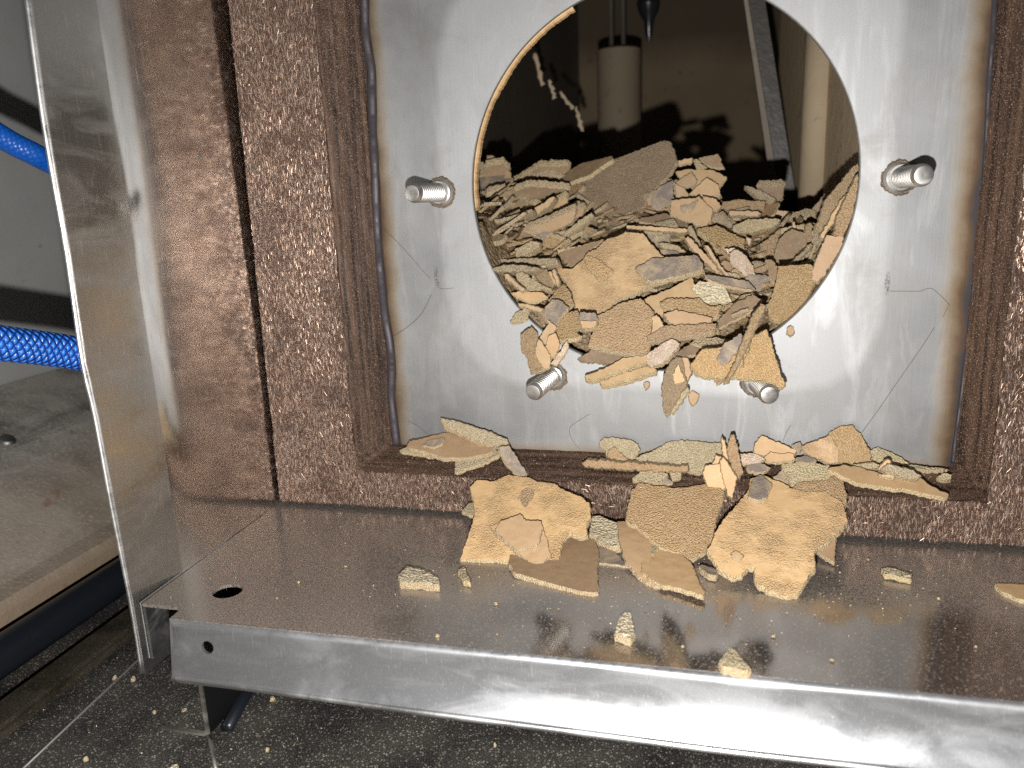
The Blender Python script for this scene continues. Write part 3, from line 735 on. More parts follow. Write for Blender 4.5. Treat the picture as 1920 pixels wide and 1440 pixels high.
def flake_mesh(poly3, n, th, step, amp, relief, curl, seed, erode=.0):
    rng = RNG(seed); rng.off = rng.random() * 50
    c = sum(poly3, Vector()) / len(poly3)
    u = Vector((1, 0, 0)) - n * n.x
    if u.length < .2: u = Vector((0, 0, 1)) - n * n.z
    u.normalize(); v = n.cross(u)
    p2 = [Vector(((p - c).dot(u), (p - c).dot(v))) for p in poly3]
    ar = sum(p2[i].x * p2[(i + 1) % len(p2)].y - p2[(i + 1) % len(p2)].x * p2[i].y for i in range(len(p2)))
    if ar < 0: p2.reverse()
    size = max(p.length for p in p2)
    b2 = jag(p2, step, amp, rng)
    vs = list(b2); es = [(i, (i + 1) % len(b2)) for i in range(len(b2))]
    if relief > 0:
        g = step * 1.15
        x0, x1, y0, y1 = min(p.x for p in p2), max(p.x for p in p2), min(p.y for p in p2), max(p.y for p in p2)
        x = x0 + g / 2
        while x < x1:
            y = y0 + g / 2
            while y < y1:
                q = Vector((x + rng.uniform(-.3, .3) * g, y + rng.uniform(-.3, .3) * g))
                if inside(q.x, q.y, b2): vs.append(q)
                y += g
            x += g
    r = delaunay_2d_cdt(vs, es, [], 1, 1e-8)
    V, F = r[0], [tuple(f) for f in r[2]]
    k1, k2, k3 = rng.uniform(-1, 1) * curl, rng.uniform(-1, 1) * curl, rng.uniform(-1, 1) * curl
    top = []
    for q in V:
        w_ = size * (k1 * (q.x / size) ** 2 + k2 * (q.y / size) ** 2 + k3 * q.x * q.y / size ** 2)
        w_ += relief * (noise.noise(Vector((q.x * 260, q.y * 260, rng.off))) + .7 * noise.noise(Vector((q.x * 800, q.y * 800, rng.off + 9))))
        top.append(u * q.x + v * q.y + n * w_)
    cnt = {}
    for f in F:
        for i in range(len(f)):
            e = (f[i], f[(i + 1) % len(f)]); cnt[e] = 1
    bd = [e for e in cnt if (e[1], e[0]) not in cnt]
    nv = len(top); verts = list(top) + [p - n * th for p in top]
    faces = list(F) + [tuple(reversed([i + nv for i in f])) for f in F]
    # rim with a bulged, crumbly middle loop
    bi = sorted({i for e in bd for i in e}); mid = {}
    outn = {}
    for a, b_ in bd:
        d = (top[b_] - top[a]); nn = d.cross(n)
        for k in (a, b_): outn[k] = outn.get(k, Vector()) + nn
    for i in bi:
        o_ = outn[i].normalized() if outn[i].length > 0 else Vector()
        mid[i] = len(verts)
        ex = o_ * min(th, .0018) * (.12 + .85 * (max(0, -o_.z) if n.z > -.1 else 1.5 * abs(o_.z)))
        verts.append(top[i] - n * th * rng.uniform(.35, .6) + ex * .55 + o_ * rng.uniform(.02, .26) * min(th, .0016))
        verts[i + nv] = verts[i + nv] + ex * rng.uniform(.8, 1.1)
    rim = []
    for a, b_ in bd:
        faces.append((b_, a, mid[a], mid[b_])); rim.append(len(faces) - 1)
        faces.append((mid[b_], mid[a], a + nv, b_ + nv)); rim.append(len(faces) - 1)
    me = bpy.data.meshes.new('flake'); me.from_pydata([tuple(p) for p in verts], [], faces); me.update()
    rs = set(rim)
    be = {tuple(sorted(e)) for e in bd} | {tuple(sorted((a + nv, b_ + nv))) for a, b_ in bd}
    for e in me.edges:
        if tuple(sorted(e.vertices)) in be: e.use_edge_sharp = True
    for p in me.polygons:
        p.use_smooth = True
        if p.index in rs: p.material_index = 1
    return me, c

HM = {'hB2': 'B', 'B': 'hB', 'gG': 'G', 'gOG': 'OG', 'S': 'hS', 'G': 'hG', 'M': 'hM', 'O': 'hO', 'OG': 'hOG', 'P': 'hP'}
GH, GB, GS, GL = ('flakes heaped inside the round hole', 'flakes leaning on the steel ledge', 'flakes on the lower shelf of the frame', 'loose chips on the steel ledge')
REG = {}
SEED = [100]
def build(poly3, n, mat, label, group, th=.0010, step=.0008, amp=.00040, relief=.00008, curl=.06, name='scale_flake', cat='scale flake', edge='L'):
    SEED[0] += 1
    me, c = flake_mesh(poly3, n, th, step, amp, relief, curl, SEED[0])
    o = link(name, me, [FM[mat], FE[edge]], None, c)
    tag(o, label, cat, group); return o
def P2(s): return [tuple(float(q) for q in t.split(',')) for t in s.split()]

# heap surface inside the tank: height over (x, y)
def lerp_tab(x, tab):
    for (a, va), (b_, vb) in zip(tab, tab[1:]):
        if x <= b_: return va + (vb - va) * max(0, min(1, (x - a) / (b_ - a)))
    return tab[-1][1]
CREST = [(-.15, .03), (-.095, .010), (-.08, .002), (-.03, -.002), (0, -.001), (.03, -.007), (.055, -.018), (.07, -.020), (.085, -.004), (.1, .012), (.15, .03)]
def heap_h(x, y):
    zc = lerp_tab(x, CREST) - .004; ax = min(abs(x), .0795)
    zf = -math.sqrt(.0805 ** 2 - ax * ax) + .003
    if abs(x) > .0795: zf = -.012
    if y < .07: z = zf + (zc - zf) * max(0, (y - .002) / .068) ** .85
    else: z = zc - (y - .07) * .35
    return z
def heap_hit(px, py):
    d = ray(px, py)
    for i in range(260):
        y = .001 + i * .0005; t = (y - CAM.y) / d.y; p = CAM + d * t
        if p.z < heap_h(p.x, y): return y
    return .078
# the loose crumbs under the flakes: one mass nobody could count
vs, fs = [], []; NX, NYY = 120, 90
for j in range(NYY):
    y = .0042 + (.18 - .0042) * (j / (NYY - 1)) ** 1.3
    for i in range(NX):
        x = -.124 + .255 * i / (NX - 1); q = Vector((x * 150, y * 150, 0))
        vs.append((x, y + .0, heap_h(x, y) - .0045 + .0022 * noise.noise(q) + .0012 * noise.noise(q * 3)))
for j in range(NYY - 1):
    for i in range(NX - 1): fs.append((j * NX + i, j * NX + i + 1, (j + 1) * NX + i + 1, (j + 1) * NX + i))
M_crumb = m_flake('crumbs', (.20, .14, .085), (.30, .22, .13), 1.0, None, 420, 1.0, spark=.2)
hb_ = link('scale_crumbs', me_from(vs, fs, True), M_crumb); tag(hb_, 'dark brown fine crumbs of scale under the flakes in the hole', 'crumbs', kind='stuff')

# filler flakes wedged between the traced ones
rng = random.Random(7)
ALF = [(-.09, 24), (-.05, 24), (-.02, 10), (.01, -3), (.03, -18), (.045, 22), (.06, 48), (.08, 62)]
fills = 0; tries = 0
while fills < 150 and tries < 4000:
    tries += 1
    x = rng.uniform(-.088, .088); y = .006 + .072 * rng.random() ** .8
    z = heap_h(x, y) + rng.uniform(-.002, .0035)
    if math.hypot(x, z) > .086 and y < .02: continue
    # keep clear of the rim of the hole near the plate
    if y < .016 and math.hypot(x, z) > .073: continue
    al = lerp_tab(x, ALF) + rng.gauss(0, 14); ta = rng.choice([rng.uniform(2, 22), rng.uniform(2, 22), rng.uniform(2, 22), rng.uniform(30, 75), rng.uniform(100, 125)])
    n = normal(al, ta + rng.gauss(0, 5)); n = (n + Vector((rng.gauss(0, .08), rng.gauss(0, .08), rng.gauss(0, .08)))).normalized()
    u = Vector((1, 0, 0)) - n * n.x
    if u.length < .2: u = Vector((0, 0, 1)) - n * n.z
    u.normalize(); v = n.cross(u); r = rng.choice([.0045, .006, .007, .008, .010, .0125]); el = rng.uniform(.35, .85); k = rng.choice([5, 5, 6, 6, 7]); ph = rng.random() * 6
    if abs(ta - 100) < 40 and ta > 95: r = min(r, .008)
    pts = []
    for i in range(k):
        a = ph + 2 * math.pi * (i + rng.uniform(-.25, .25)) / k; rr = r * rng.uniform(.72, 1.15)
        pts.append(Vector((x, y, z)) + u * math.cos(a) * rr + v * math.sin(a) * rr * el)
    if min(p.y for p in pts) < .0045: continue
    mt = rng.choice(['hG', 'hG', 'hS', 'hB', 'hB', 'hB', 'hP', 'hP', 'Y', 'D', 'D', 'B'])
    reg = 'left part' if x < -.035 else ('middle' if x < .03 else 'right part')
    build(pts, n, mt, 'small scale flake filling gaps in the %s of the heap inside the round hole' % reg, GH, th=rng.uniform(.0009, .0020), step=.0012, amp=.0004, relief=.00008, curl=.10, edge=rng.choice('LLK'))
    fills += 1

# splinters too small and too many to count, jammed between the flakes
SV, SF, SMI = [], [], []
for i in range(520):
    x = rng.uniform(-.085, .085); y = .007 + .070 * rng.random(); z = heap_h(x, y) + rng.uniform(-.002, .0025)
    if y > .062: z -= .003
    if math.hypot(x, z) > .070 and y < .020: continue
    al = lerp_tab(x, ALF) + rng.gauss(0, 16); n = normal(al, rng.uniform(-5, 28)); u = (Vector((1, 0, 0)) - n * n.x).normalized(); v = n.cross(u)
    L_, W_, T_ = rng.choice([.0025, .004, .006, .008]) * rng.uniform(.8, 1.2), rng.uniform(.001, .005), rng.uniform(.0004, .0009); c0 = Vector((x, y, z)); k = len(SV)
    ring = [(1, .1), (.5, .9), (-.4, 1), (-1, .2), (-.5, -.9), (.6, -1)]
    ring = [(a * rng.uniform(.8, 1.1), b_ * rng.uniform(.7, 1.1)) for a, b_ in ring]
    for s_ in (1, -1):
        SV += [c0 + u * a * L_ + v * b_ * W_ + n * T_ * s_ * rng.uniform(.7, 1.2) for a, b_ in ring]
    SF += [tuple(range(k, k + 6)), tuple(range(k + 11, k + 5, -1))] + [(k + j, k + 6 + j, k + 6 + (j + 1) % 6, k + (j + 1) % 6) for j in range(6)]
    SMI += [rng.choice([0, 1, 2])] * 8
me = bpy.data.meshes.new('splinters'); me.from_pydata([tuple(p) for p in SV], [], SF); me.update()
so = link('scale_splinters', me, [FM['hG'], FM['hP'], FM['hB']])
for p, mi in zip(me.polygons, SMI): p.material_index = mi
tag(so, 'tiny splinters of scale jammed between the flakes in the hole', 'splinters', kind='stuff')

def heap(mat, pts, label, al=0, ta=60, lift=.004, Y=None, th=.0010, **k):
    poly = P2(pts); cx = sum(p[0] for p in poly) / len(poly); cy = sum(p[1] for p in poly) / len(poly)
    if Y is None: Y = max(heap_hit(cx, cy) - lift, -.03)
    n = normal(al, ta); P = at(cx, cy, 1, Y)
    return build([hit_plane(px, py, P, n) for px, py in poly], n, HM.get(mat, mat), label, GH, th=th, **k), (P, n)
def slab(mat, pts, label, lift=.004, Y=None, dep=.009, al=0, ta=82, **k):   # a flake seen edge-on
    return heap(mat, pts, label, al, ta, lift, Y, dep, relief=.00022, amp=.00042, curl=.01, edge='L', **k)
H = heap
# upper left
H('B', '893,345 895,362 922,349 940,338 955,318 942,308 915,312 902,325', 'brown curled flake against the left edge of the hole, top of the heap', 20, 118, .010, th=.0030)
H('D', '912,291 924,292 942,307 938,313 914,316', 'small upright grey-brown flake sticking up at the far left of the heap', 0, 80, .006)
H('P', '895,306 905,303 908,312 903,342 894,345', 'narrow upright pale flake touching the left edge of the hole', 0, 80, .011)
H('G', '949,317 958,323 957,352 949,363 932,357 942,340', 'small grainy triangle beside the brown curled flake on the left', -20, 80, .011)
H('B', '959,346 1013,313 1066,312 1064,320 1046,331 1024,326 1003,333', 'thin bent brown flake on the left skyline of the heap', 10, 112, .004, th=.0030)
H('B', '980,342 1011,332 1030,330 1066,342 1058,347 1020,346 985,352', 'brown flake lying under the thin bent flake on the left skyline', 6, 116, .005, th=.0030)
H('B', '1049,341 1067,319 1088,307 1147,292 1149,297 1120,317 1105,328 1056,345', 'pointed brown flake left of the biggest dark flake on top', 18, 42, .008, th=.0018)
H('D', '1082,344 1110,330 1149,300 1200,281 1245,264 1257,267 1264,282 1270,302 1249,332 1217,365 1197,409 1180,419 1140,427 1105,433 1109,402 1101,386 1085,366 1079,357', 'biggest dark grainy flake standing on top of the heap', 8, 60, .010, th=.0022, step=.0009, curl=.03)
H('B', '895,389 992,349 1042,353 1070,355 1034,362 1013,373 997,382 955,391 907,404 898,405', 'long dark flake slanting across the left of the heap with a pale upper rim', 16, 122, .009, th=.0030)
slab('P', '902,418 955,406 997,392 999,397 960,411 903,425', 'long thin pale flake seen edge-on at the left edge of the hole', .009)
slab('S', '924,449 970,412 1013,384 1038,368 1041,372 1026,388 997,409 963,426 928,455', 'long curved tan flake seen edge-on in the left of the heap', .010, dep=.007)
H('hB2', '1009,421 1038,382 1059,370 1064,375 1063,386 1042,407 1022,425', 'smooth tan blade-shaped flake in the left of the heap', 30, 110, .009, th=.0030)
H('hB2', '915,464 960,443 1013,421 1038,411 1076,394 1080,400 1072,417 1034,434 997,440 932,472', 'long tan flake lowest in the slanting stack on the left', 22, 108, .011, th=.0030)
slab('P', '1026,462 1055,439 1084,415 1109,399 1112,405 1088,425 1060,444 1033,466', 'knobbly pale stick-like flake slanting below the biggest dark flake', .011, dep=.004)
H('hB2', '1036,412 1060,398 1080,388 1096,392 1090,404 1060,420 1040,424', 'small tan flake tucked under the lower left corner of the dark flake', 20, 105, .006, th=.0030)
slab('G', '1070,432 1098,424 1118,430 1100,440 1072,444', 'short grainy lump under the biggest dark flake', .007, dep=.004)
slab('P', '934,487 985,484 1042,485 1046,495 1034,499 984,497 931,493', 'light grainy flake edge lying level at lower left inside the hole', .010, dep=.006)
slab('P', '920,505 938,498 984,497 1011,503 999,508 932,510', 'pale flake poking out over the left edge of the hole', Y=.001, dep=.012)
H('B', '1049,475 1076,465 1132,449 1101,475 1088,492 1072,501', 'dark brown triangular flake left of the large central flake', 0, 70, .009)
slab('S', '1018,472 1062,466 1098,458 1130,448 1131,452 1096,464 1060,472 1020,478', 'thin flake edge running to the tip of the brown triangle', .010, dep=.006)
slab('P', '965,468 995,452 1012,455 1010,465 985,478 968,480', 'rounded pale grainy lump in the lower left of the heap', .010, dep=.005)
# centre
cen, cpl = H('M', '1043,507 1048,502 1072,504 1093,487 1098,477 1117,467 1138,448 1160,443 1173,435 1207,438 1215,450 1240,478 1262,490 1258,512 1240,524 1225,531 1200,543 1160,560 1147,570 1138,585 1130,589 1107,582 1087,582 1080,577 1072,543 1063,530 1055,518', 'largest tan flake in the centre of the heap, half smooth half pebbled', 0, 62, .014, th=.0020, curl=.03)
def on(base, mat, pts, label, group, lift=.0016, al=0, dt=0, **k):
    """a flake lying on another flake's plane"""
    P, n = base; poly = P2(pts)
    n2 = (n + Vector((al, 0, dt))).normalized(); cx = sum(p[0] for p in poly) / len(poly); cy = sum(p[1] for p in poly) / len(poly)
    Pc = hit_plane(cx, cy, P + n * lift, n)
    return build([hit_plane(px, py, Pc, n2) for px, py in poly], n2, mat, label, group, **k), (Pc, n2)
on(cpl, 'Y', '1192,500 1223,485 1283,480 1308,478 1318,493 1317,503 1283,515 1257,520 1223,526 1213,521', 'grey-violet slab lying across the right of the largest tan flake', GH, .0045, dt=.15, th=.0024)
on(cpl, 'G', '1098,477 1117,483 1137,498 1150,507 1140,517 1137,528 1127,527 1115,513 1103,502 1097,490', 'small jagged grainy flake on the left of the largest tan flake', GH, .0016, th=.0012)
H('gG', '1104,647 1109,628 1120,606 1121,592 1137,586 1162,568 1201,560 1226,585 1219,633 1217,659 1210,665 1170,660 1139,655', 'large pebbly tan flake directly below the largest central flake', 0, 60, .012, th=.002)
H('S', '1202,584 1208,560 1260,540 1297,520 1302,533 1327,565 1285,586 1225,591', 'smooth light tan flake right of the largest central flake', 0, 66, .011)
H('OG', '1237,566 1251,560 1311,559 1331,575 1354,572 1345,591 1332,593 1293,584 1265,579 1246,573', 'orange-brown grainy tongue-shaped flake on the right-centre stack', -4, 66, .014, th=.0020)
H('O', '1244,588 1269,581 1293,586 1336,595 1329,611 1300,610 1269,611 1251,599', 'smooth orange flake under the grainy tongue in the right-centre stack', -3, 72, .0145, th=.002)
H('OG', '1214,630 1247,611 1286,609 1343,607 1339,624 1293,630 1242,638 1216,638', 'reddish grainy flake at the base of the right-centre stack', -2, 72, .0145, th=.0024)
H('S', '1224,594 1231,590 1247,614 1223,624', 'small smooth triangle wedged left of the right-centre stack', 0, 75, .015)
H('X', '1210,666 1247,641 1261,636 1274,644 1267,655 1251,675 1221,689 1213,682', 'sparkling grainy flake at the bottom lip of the heap', 10, 75, Y=-.009, th=.002)
H('B', '1267,662 1279,653 1293,646 1311,653 1307,664 1286,667 1263,669', 'small smooth brown flake above the hanging pointed flake', 0, 60, Y=-.005)
H('P', '1293,644 1304,636 1339,632 1364,636 1339,653 1315,650', 'curved pale flake at the bottom centre of the heap', 0, 50, Y=-.003)
# spilling over the bottom edge of the hole
slab('B', '1082,674 1112,655 1148,658 1203,661 1178,669 1144,682 1098,678', 'stack of thin brown flakes sagging over the bottom edge of the hole', Y=-.003, dep=.008)
slab('S', '1097,705 1130,692 1166,672 1212,666 1214,676 1148,700 1112,711 1099,710', 'upper of two long flakes jutting down left over the hole edge', Y=-.010, dep=.003, al=12, ta=60)
slab('S', '1125,716 1166,701 1215,687 1230,693 1183,710 1128,722', 'lower of two long flakes jutting down left over the hole edge', Y=-.011, dep=.003, al=12, ta=60)
hp_, hpl = H('D', '1258,678 1269,671 1278,671 1287,717 1286,730 1251,778 1246,772 1241,728 1247,699', 'brown pointed flake hanging down below the hole like a spearhead', 6, 84, Y=-.012, th=.0022)
on(hpl, 'S', '1261,702 1272,683 1284,714 1265,720', 'small light square flake stuck on the hanging pointed flake', GH, .0012, th=.001)
on(hpl, 'P', '1259,771 1280,736 1289,726 1292,733 1262,774', 'thin pale sliver along the right side of the hanging pointed flake', GH, .001, th=.0016)
slab('O', '1279,671 1290,671 1296,699 1289,714 1284,699', 'short orange stick beside the hanging pointed flake', Y=-.010, dep=.004)
tr_, trl = H('gOG', '1295,685 1316,655 1357,652 1392,639 1437,618 1444,634 1453,667 1471,721 1465,725 1437,712 1373,705 1322,706 1304,699', 'large grainy triangular flake covering the lower right stud', 0, 78, Y=-.0175, th=.0022, curl=.03)
on(trl, 'Y', '1345,672 1357,646 1389,625 1391,639 1368,676 1353,683', 'grey-violet flake stuck on the large triangular flake', GH, .0014)
slab('G', '1359,718 1378,678 1398,625 1415,586 1428,571 1436,575 1419,611 1400,650 1375,699 1363,716', 'long grainy stick-like flake slanting across the large triangular flake', Y=-.022, dep=.0035)
slab('OG', '1385,684 1396,655 1406,625 1410,628 1402,656 1390,684', 'thin reddish stick right of the long slanting one', Y=-.020, dep=.0022)
H('G', '1336,700 1352,700 1358,712 1345,722', 'small grainy point poking below the large triangular flake', 0, 80, Y=-.0125)
H('B', '1346,603 1382,567 1414,554 1428,563 1424,574 1384,597 1346,615', 'smooth brown wedge-shaped flake above the slanting stick', 32, 66, .013)
slab('P', '1346,602 1382,567 1412,552 1414,556 1384,571 1350,604', 'pale rim flake along the top of the brown wedge', .0135, dep=.003)
H('P', '1371,590 1390,582 1402,577 1402,581 1388,588 1374,594', 'tiny pale stick lying on the brown wedge', 30, 80, .0155)
H('W', '1295,540 1313,527 1350,532 1363,545 1373,568 1322,568 1312,558', 'whitish grey grainy flake in the right-centre of the heap', -10, 62, .012, th=.002)
H('Y', '1322,515 1363,520 1403,528 1416,543 1407,546 1363,535 1328,523', 'grey flake strip above the whitish grainy flake', -14, 58, .011)
slab('S', '1326,523 1363,535 1414,545 1412,549 1360,540 1330,530', 'thin tan flake edge under the grey strip', .0115, dep=.004)
H('G', '1358,574 1378,566 1390,554 1413,548 1400,556 1372,582', 'narrow grainy flake right of the whitish flake', 22, 60, .011)
H('G', '1460,500 1477,497 1523,496 1527,513 1530,530 1513,560 1480,596 1453,604 1440,588 1443,563 1450,547 1457,517', 'big dark-grained flake at the lower right edge of the hole', 35, 78, Y=.006, th=.0035, edge='L')
H('O', '1550,441 1581,444 1578,462 1547,513 1533,527 1522,523 1530,490', 'bright orange smooth flake against the right edge of the hole', 40, 84, Y=.006, th=.002)
H('B', '1452,476 1463,445 1485,430 1513,437 1520,457 1487,490 1473,498 1460,501 1450,488', 'smooth brown flake facing out in the right of the heap', 35, 76, .010, th=.0018)
slab('P', '1473,499 1487,490 1521,456 1523,460 1490,494 1476,503', 'pale rim flake along the lower side of the smooth brown flake', .011, dep=.003)
H('B', '1515,401 1540,372 1561,348 1569,340 1557,369 1540,386 1532,413 1527,421', 'tall pointed brown flake leaning at the right of the heap', 50, 84, .010)
slab('D', '1530,424 1548,375 1582,334 1608,305 1610,317 1590,357 1565,400 1540,436', 'long grey grainy flake leaning along the right edge of the hole', Y=.018, dep=.005)
slab('OG', '1565,440 1569,407 1590,365 1608,325 1609,352 1597,408 1580,446', 'tan grainy slab pressed against the right edge of the hole', Y=.008, dep=.006)
slab('S', '1538,441 1560,405 1582,368 1588,370 1566,410 1542,447', 'thin tan edge between the two leaning slabs on the right', Y=.013, dep=.004)
slab('G', '1510,424 1517,417 1532,432 1549,469 1539,476 1519,457', 'grainy finger-shaped flake hanging in the right of the heap', .016, dep=.005)
slab('S', '1486,417 1490,417 1494,463 1490,466', 'needle-thin flake standing in front of the smooth brown flake', .016, dep=.0015)
H('P', '1480,402 1513,390 1531,396 1519,406 1482,416', 'small pale flake above the needle-thin flake', 14, 50, .012)
H('G', '1425,458 1443,445 1465,428 1457,453 1447,484 1430,476', 'grainy flake left of the smooth brown flake on the right', 20, 70, .010)
H('B', '1435,487 1447,486 1457,500 1453,527 1447,529', 'narrow brown blade left of the dark-grained flake', 0, 75, .012)
# upper right of centre
H('S', '1267,322 1288,317 1338,319 1363,332 1350,352 1340,365 1300,352 1282,340', 'smooth tan flake at the back of the small upright cluster', -6, 66, .008)
H('S', '1267,342 1296,322 1306,338 1302,348 1271,349', 'small smooth peak-shaped flake in the upright cluster', 0, 74, .0115)
H('S', '1265,344 1278,350 1290,363 1292,385 1269,379', 'small rounded smooth flake leftmost in the upright cluster', 0, 80, .0140)
H('S', '1291,364 1325,333 1346,346 1351,366 1323,368', 'smooth flake in front in the upright cluster', 0, 78, .0140)
H('S', '1259,375 1290,373 1311,369 1336,392 1332,413 1321,425 1257,401', 'smooth pentagon flake lying below the upright cluster', -8, 70, .0130)
H('O', '1317,367 1342,373 1352,386 1344,395 1327,387', 'small orange flake right of the smooth pentagon', 0, 72, .0145)
H('Y', '1276,386 1296,382 1308,374 1300,390 1280,398', 'tiny grey chip on the smooth pentagon', 0, 70, .0155)
H('B', '1311,296 1346,289 1358,316 1322,309', 'dark tan rectangle standing at the back skyline right of centre', 0, 82, .002)
H('S', '1271,301 1298,296 1297,305 1271,310', 'narrow flake on the skyline right of the biggest dark flake', 0, 82, .004)
H('P', '1299,300 1306,299 1325,314 1308,317', 'small pale lump on the skyline right of centre', 0, 82, .005)
H('B', '1421,350 1471,348 1466,373 1452,374 1440,362', 'brown flake rightmost on the back skyline', 0, 100, .004, th=.0030)
slab('P', '1396,348 1427,357 1455,373 1449,379 1415,366', 'short pale stick crossing the brown skyline flake', .007, dep=.004)
slab('G', '1355,379 1386,375 1436,378 1432,392 1386,395 1352,391', 'thick grainy slab edge right of the upright cluster', .012, dep=.006)
slab('P', '1373,424 1398,413 1448,409 1464,413 1452,424 1407,437 1377,436', 'thick pale grainy lump in the right-centre of the heap', .012, dep=.006)
slab('S', '1368,396 1420,396 1428,400 1420,405 1368,403', 'level thin flake under the thick grainy slab', .011, dep=.005)
slab('S', '1436,392 1488,397 1490,401 1470,404 1437,398', 'thin level flake edge at the right rear of the heap', .008, dep=.004)
H('G', '1309,428 1344,423 1373,438 1398,448 1394,461 1344,465 1327,444', 'dark pebbly flake in the middle right of the heap', -12, 58, .010, th=.003)
H('X', '1367,475 1380,468 1397,478 1413,503 1416,519 1397,516 1373,497', 'shiny orange sparkling flake in the right of the heap', 0, 84, .012)
H('X', '1359,467 1377,464 1381,468 1365,474', 'tiny glossy white chip above the shiny orange flake', 0, 82, .0135)
H('X', '1398,445 1409,448 1404,459', 'tiny glossy triangle chip in the right of the heap', 0, 84, .0135)
slab('S', '1283,447 1290,444 1325,480 1357,515 1350,518 1305,474', 'long stick-like flake slanting down right in mid heap', .0135, dep=.003)
slab('S', '1322,460 1328,461 1350,497 1368,517 1362,518 1337,487', 'second slanting stick, right of the long one in mid heap', .0135, dep=.003)
slab('P', '1290,425 1297,423 1312,458 1307,461 1293,440', 'short stick standing above the long slanting stick in mid heap', .013, dep=.003)
slab('S', '1175,423 1232,425 1290,430 1290,434 1282,436 1175,428', 'very thin straight flake edge above the largest tan flake', .0125, dep=.006)
slab('P', '1173,431 1208,433 1243,436 1240,441 1173,436', 'pale flake edge just above the largest tan flake', .0125, dep=.005)
H('B', '1197,410 1250,400 1290,420 1283,428 1200,416', 'brown flake behind the very thin straight edge', -4, 60, .007)
H('P', '1228,416 1262,410 1271,423 1250,426', 'small pale flake on the brown flake right of the biggest dark flake', 0, 62, .0105)
H('Y', '1208,440 1257,437 1255,454 1233,468 1216,453', 'dark grey grainy flake at the upper right of the largest tan flake', 0, 60, .009)
H('Y', '1238,468 1267,470 1280,479 1247,479', 'small violet-grey chip above the grey slab', 0, 60, .0125)
slab('P', '1235,457 1240,454 1267,460 1284,471 1280,475 1250,467', 'knobbly pale stick above the violet-grey chip', .012, dep=.003)
H('Y', '1222,372 1236,350 1262,338 1262,372 1236,392 1222,388', 'crumpled grey flakes right of the biggest dark flake', 0, 70, .008)
# lower left
H('P', '969,507 980,511 999,523 1015,535 1013,547 989,545 969,519', 'light pebbly flake in the lower left of the heap', -20, 74, .010)
H('D', '999,509 1024,504 1038,527 1033,540 1013,535 1001,522', 'dark grey pebbly flake left of the largest tan flake', 0, 72, .010)
slab('P', '999,510 1002,522 1013,535 1033,541 1031,545 1010,539 998,524', 'pale curved rim along the dark grey pebbly flake', .0115, dep=.003)
slab('S', '1028,510 1032,509 1042,531 1038,532', 'short upright stick left of the largest tan flake', .013, dep=.003)
slab('S', '1036,507 1040,505 1048,528 1046,536 1040,526', 'taller upright stick touching the largest tan flake', .013, dep=.003)
slab('S', '944,516 950,513 984,543 978,546', 'stick slanting down right at the lower left of the hole', .010, dep=.003)
H('O', '958,548 985,547 1015,548 1027,557 1006,566 992,566 971,557', 'smooth orange leaf-shaped flake at lower left inside the hole', -4, 70, .010)
slab('S', '972,568 1000,573 1018,579 1014,584 974,573', 'straight tan flake edge under the orange leaf-shaped flake', .009, dep=.005)
H('Y', '1015,583 1035,562 1051,564 1066,576 1047,597 1043,608 1024,598', 'grey-violet square flake at lower left of the heap', 0, 64, .010, th=.002)
H('G', '1027,562 1056,531 1070,551 1076,571 1065,579 1051,564', 'brown grainy flake above the grey-violet square flake', 0, 62, .009)
H('G', '1040,615 1059,589 1082,581 1089,606 1078,622 1091,630 1077,633 1054,637 1045,634', 'grainy tan flake bridging the bottom left edge of the hole', 0, 60, .008, th=.002)
H('Y', '1088,585 1116,587 1121,599 1105,605 1091,603 1086,596', 'small grey capped chip below the largest tan flake', 0, 72, .015, th=.002)
H('O', '1089,601 1119,603 1114,615 1091,614', 'small orange block under the grey capped chip', 0, 76, .0148, th=.003)
H('D', '985,588 1008,580 1020,590 1022,610 1006,606', 'dark streaked flake at the lower left edge of the hole', 0, 62, Y=.006)
H('P', '957,602 967,587 987,577 993,585 987,599 962,607', 'small oval grainy flake sticking on the plate at the left hole edge', 0, 80, Y=-.0035)
# bundle resting on the lower left stud
b1, bpl = H('G', '976,628 996,613 1008,629 1004,651 1028,677 1022,692 996,699 989,670 978,656', 'long greyish leaf-shaped flake resting on the lower left stud', 0, 80, Y=-.009, th=.0014)
H('S', '1004,652 1010,636 1031,665 1031,689 1022,692 1006,670', 'olive-brown leaf-shaped flake in front on the lower left stud', 0, 84, Y=-.0135)
H('S', '1010,636 1031,602 1043,613 1036,628 1024,645', 'narrow tan flake above the bundle on the lower left stud', 0, 80, Y=-.007)
H('O', '1022,653 1029,629 1042,625 1049,647 1040,669 1031,669', 'orange oval flake in the bundle above the lower left stud', 0, 82, Y=-.0105)
H('X', '1033,682 1052,656 1063,638 1066,651 1056,669 1042,684', 'sparkly narrow flake right in the bundle on the lower left stud', 0, 82, Y=-.0085)
# crumbs on the plate
for pts, lb in (('1207,718 1214,716 1218,719 1215,726 1211,729', 'tiny tan crumb on the plate left of the hanging pointed flake'), ('1291,740 1298,733 1305,737 1311,740 1306,752 1299,760 1293,752', 'heart-shaped tan crumb on the plate right of the hanging flake'), ('1476,616 1482,611 1488,614 1488,624 1482,629 1477,626', 'oval tan crumb on the plate right of the hole bottom')):
    H('S', pts, lb, 0, 88, Y=-.0016, th=.0014, amp=.0001)

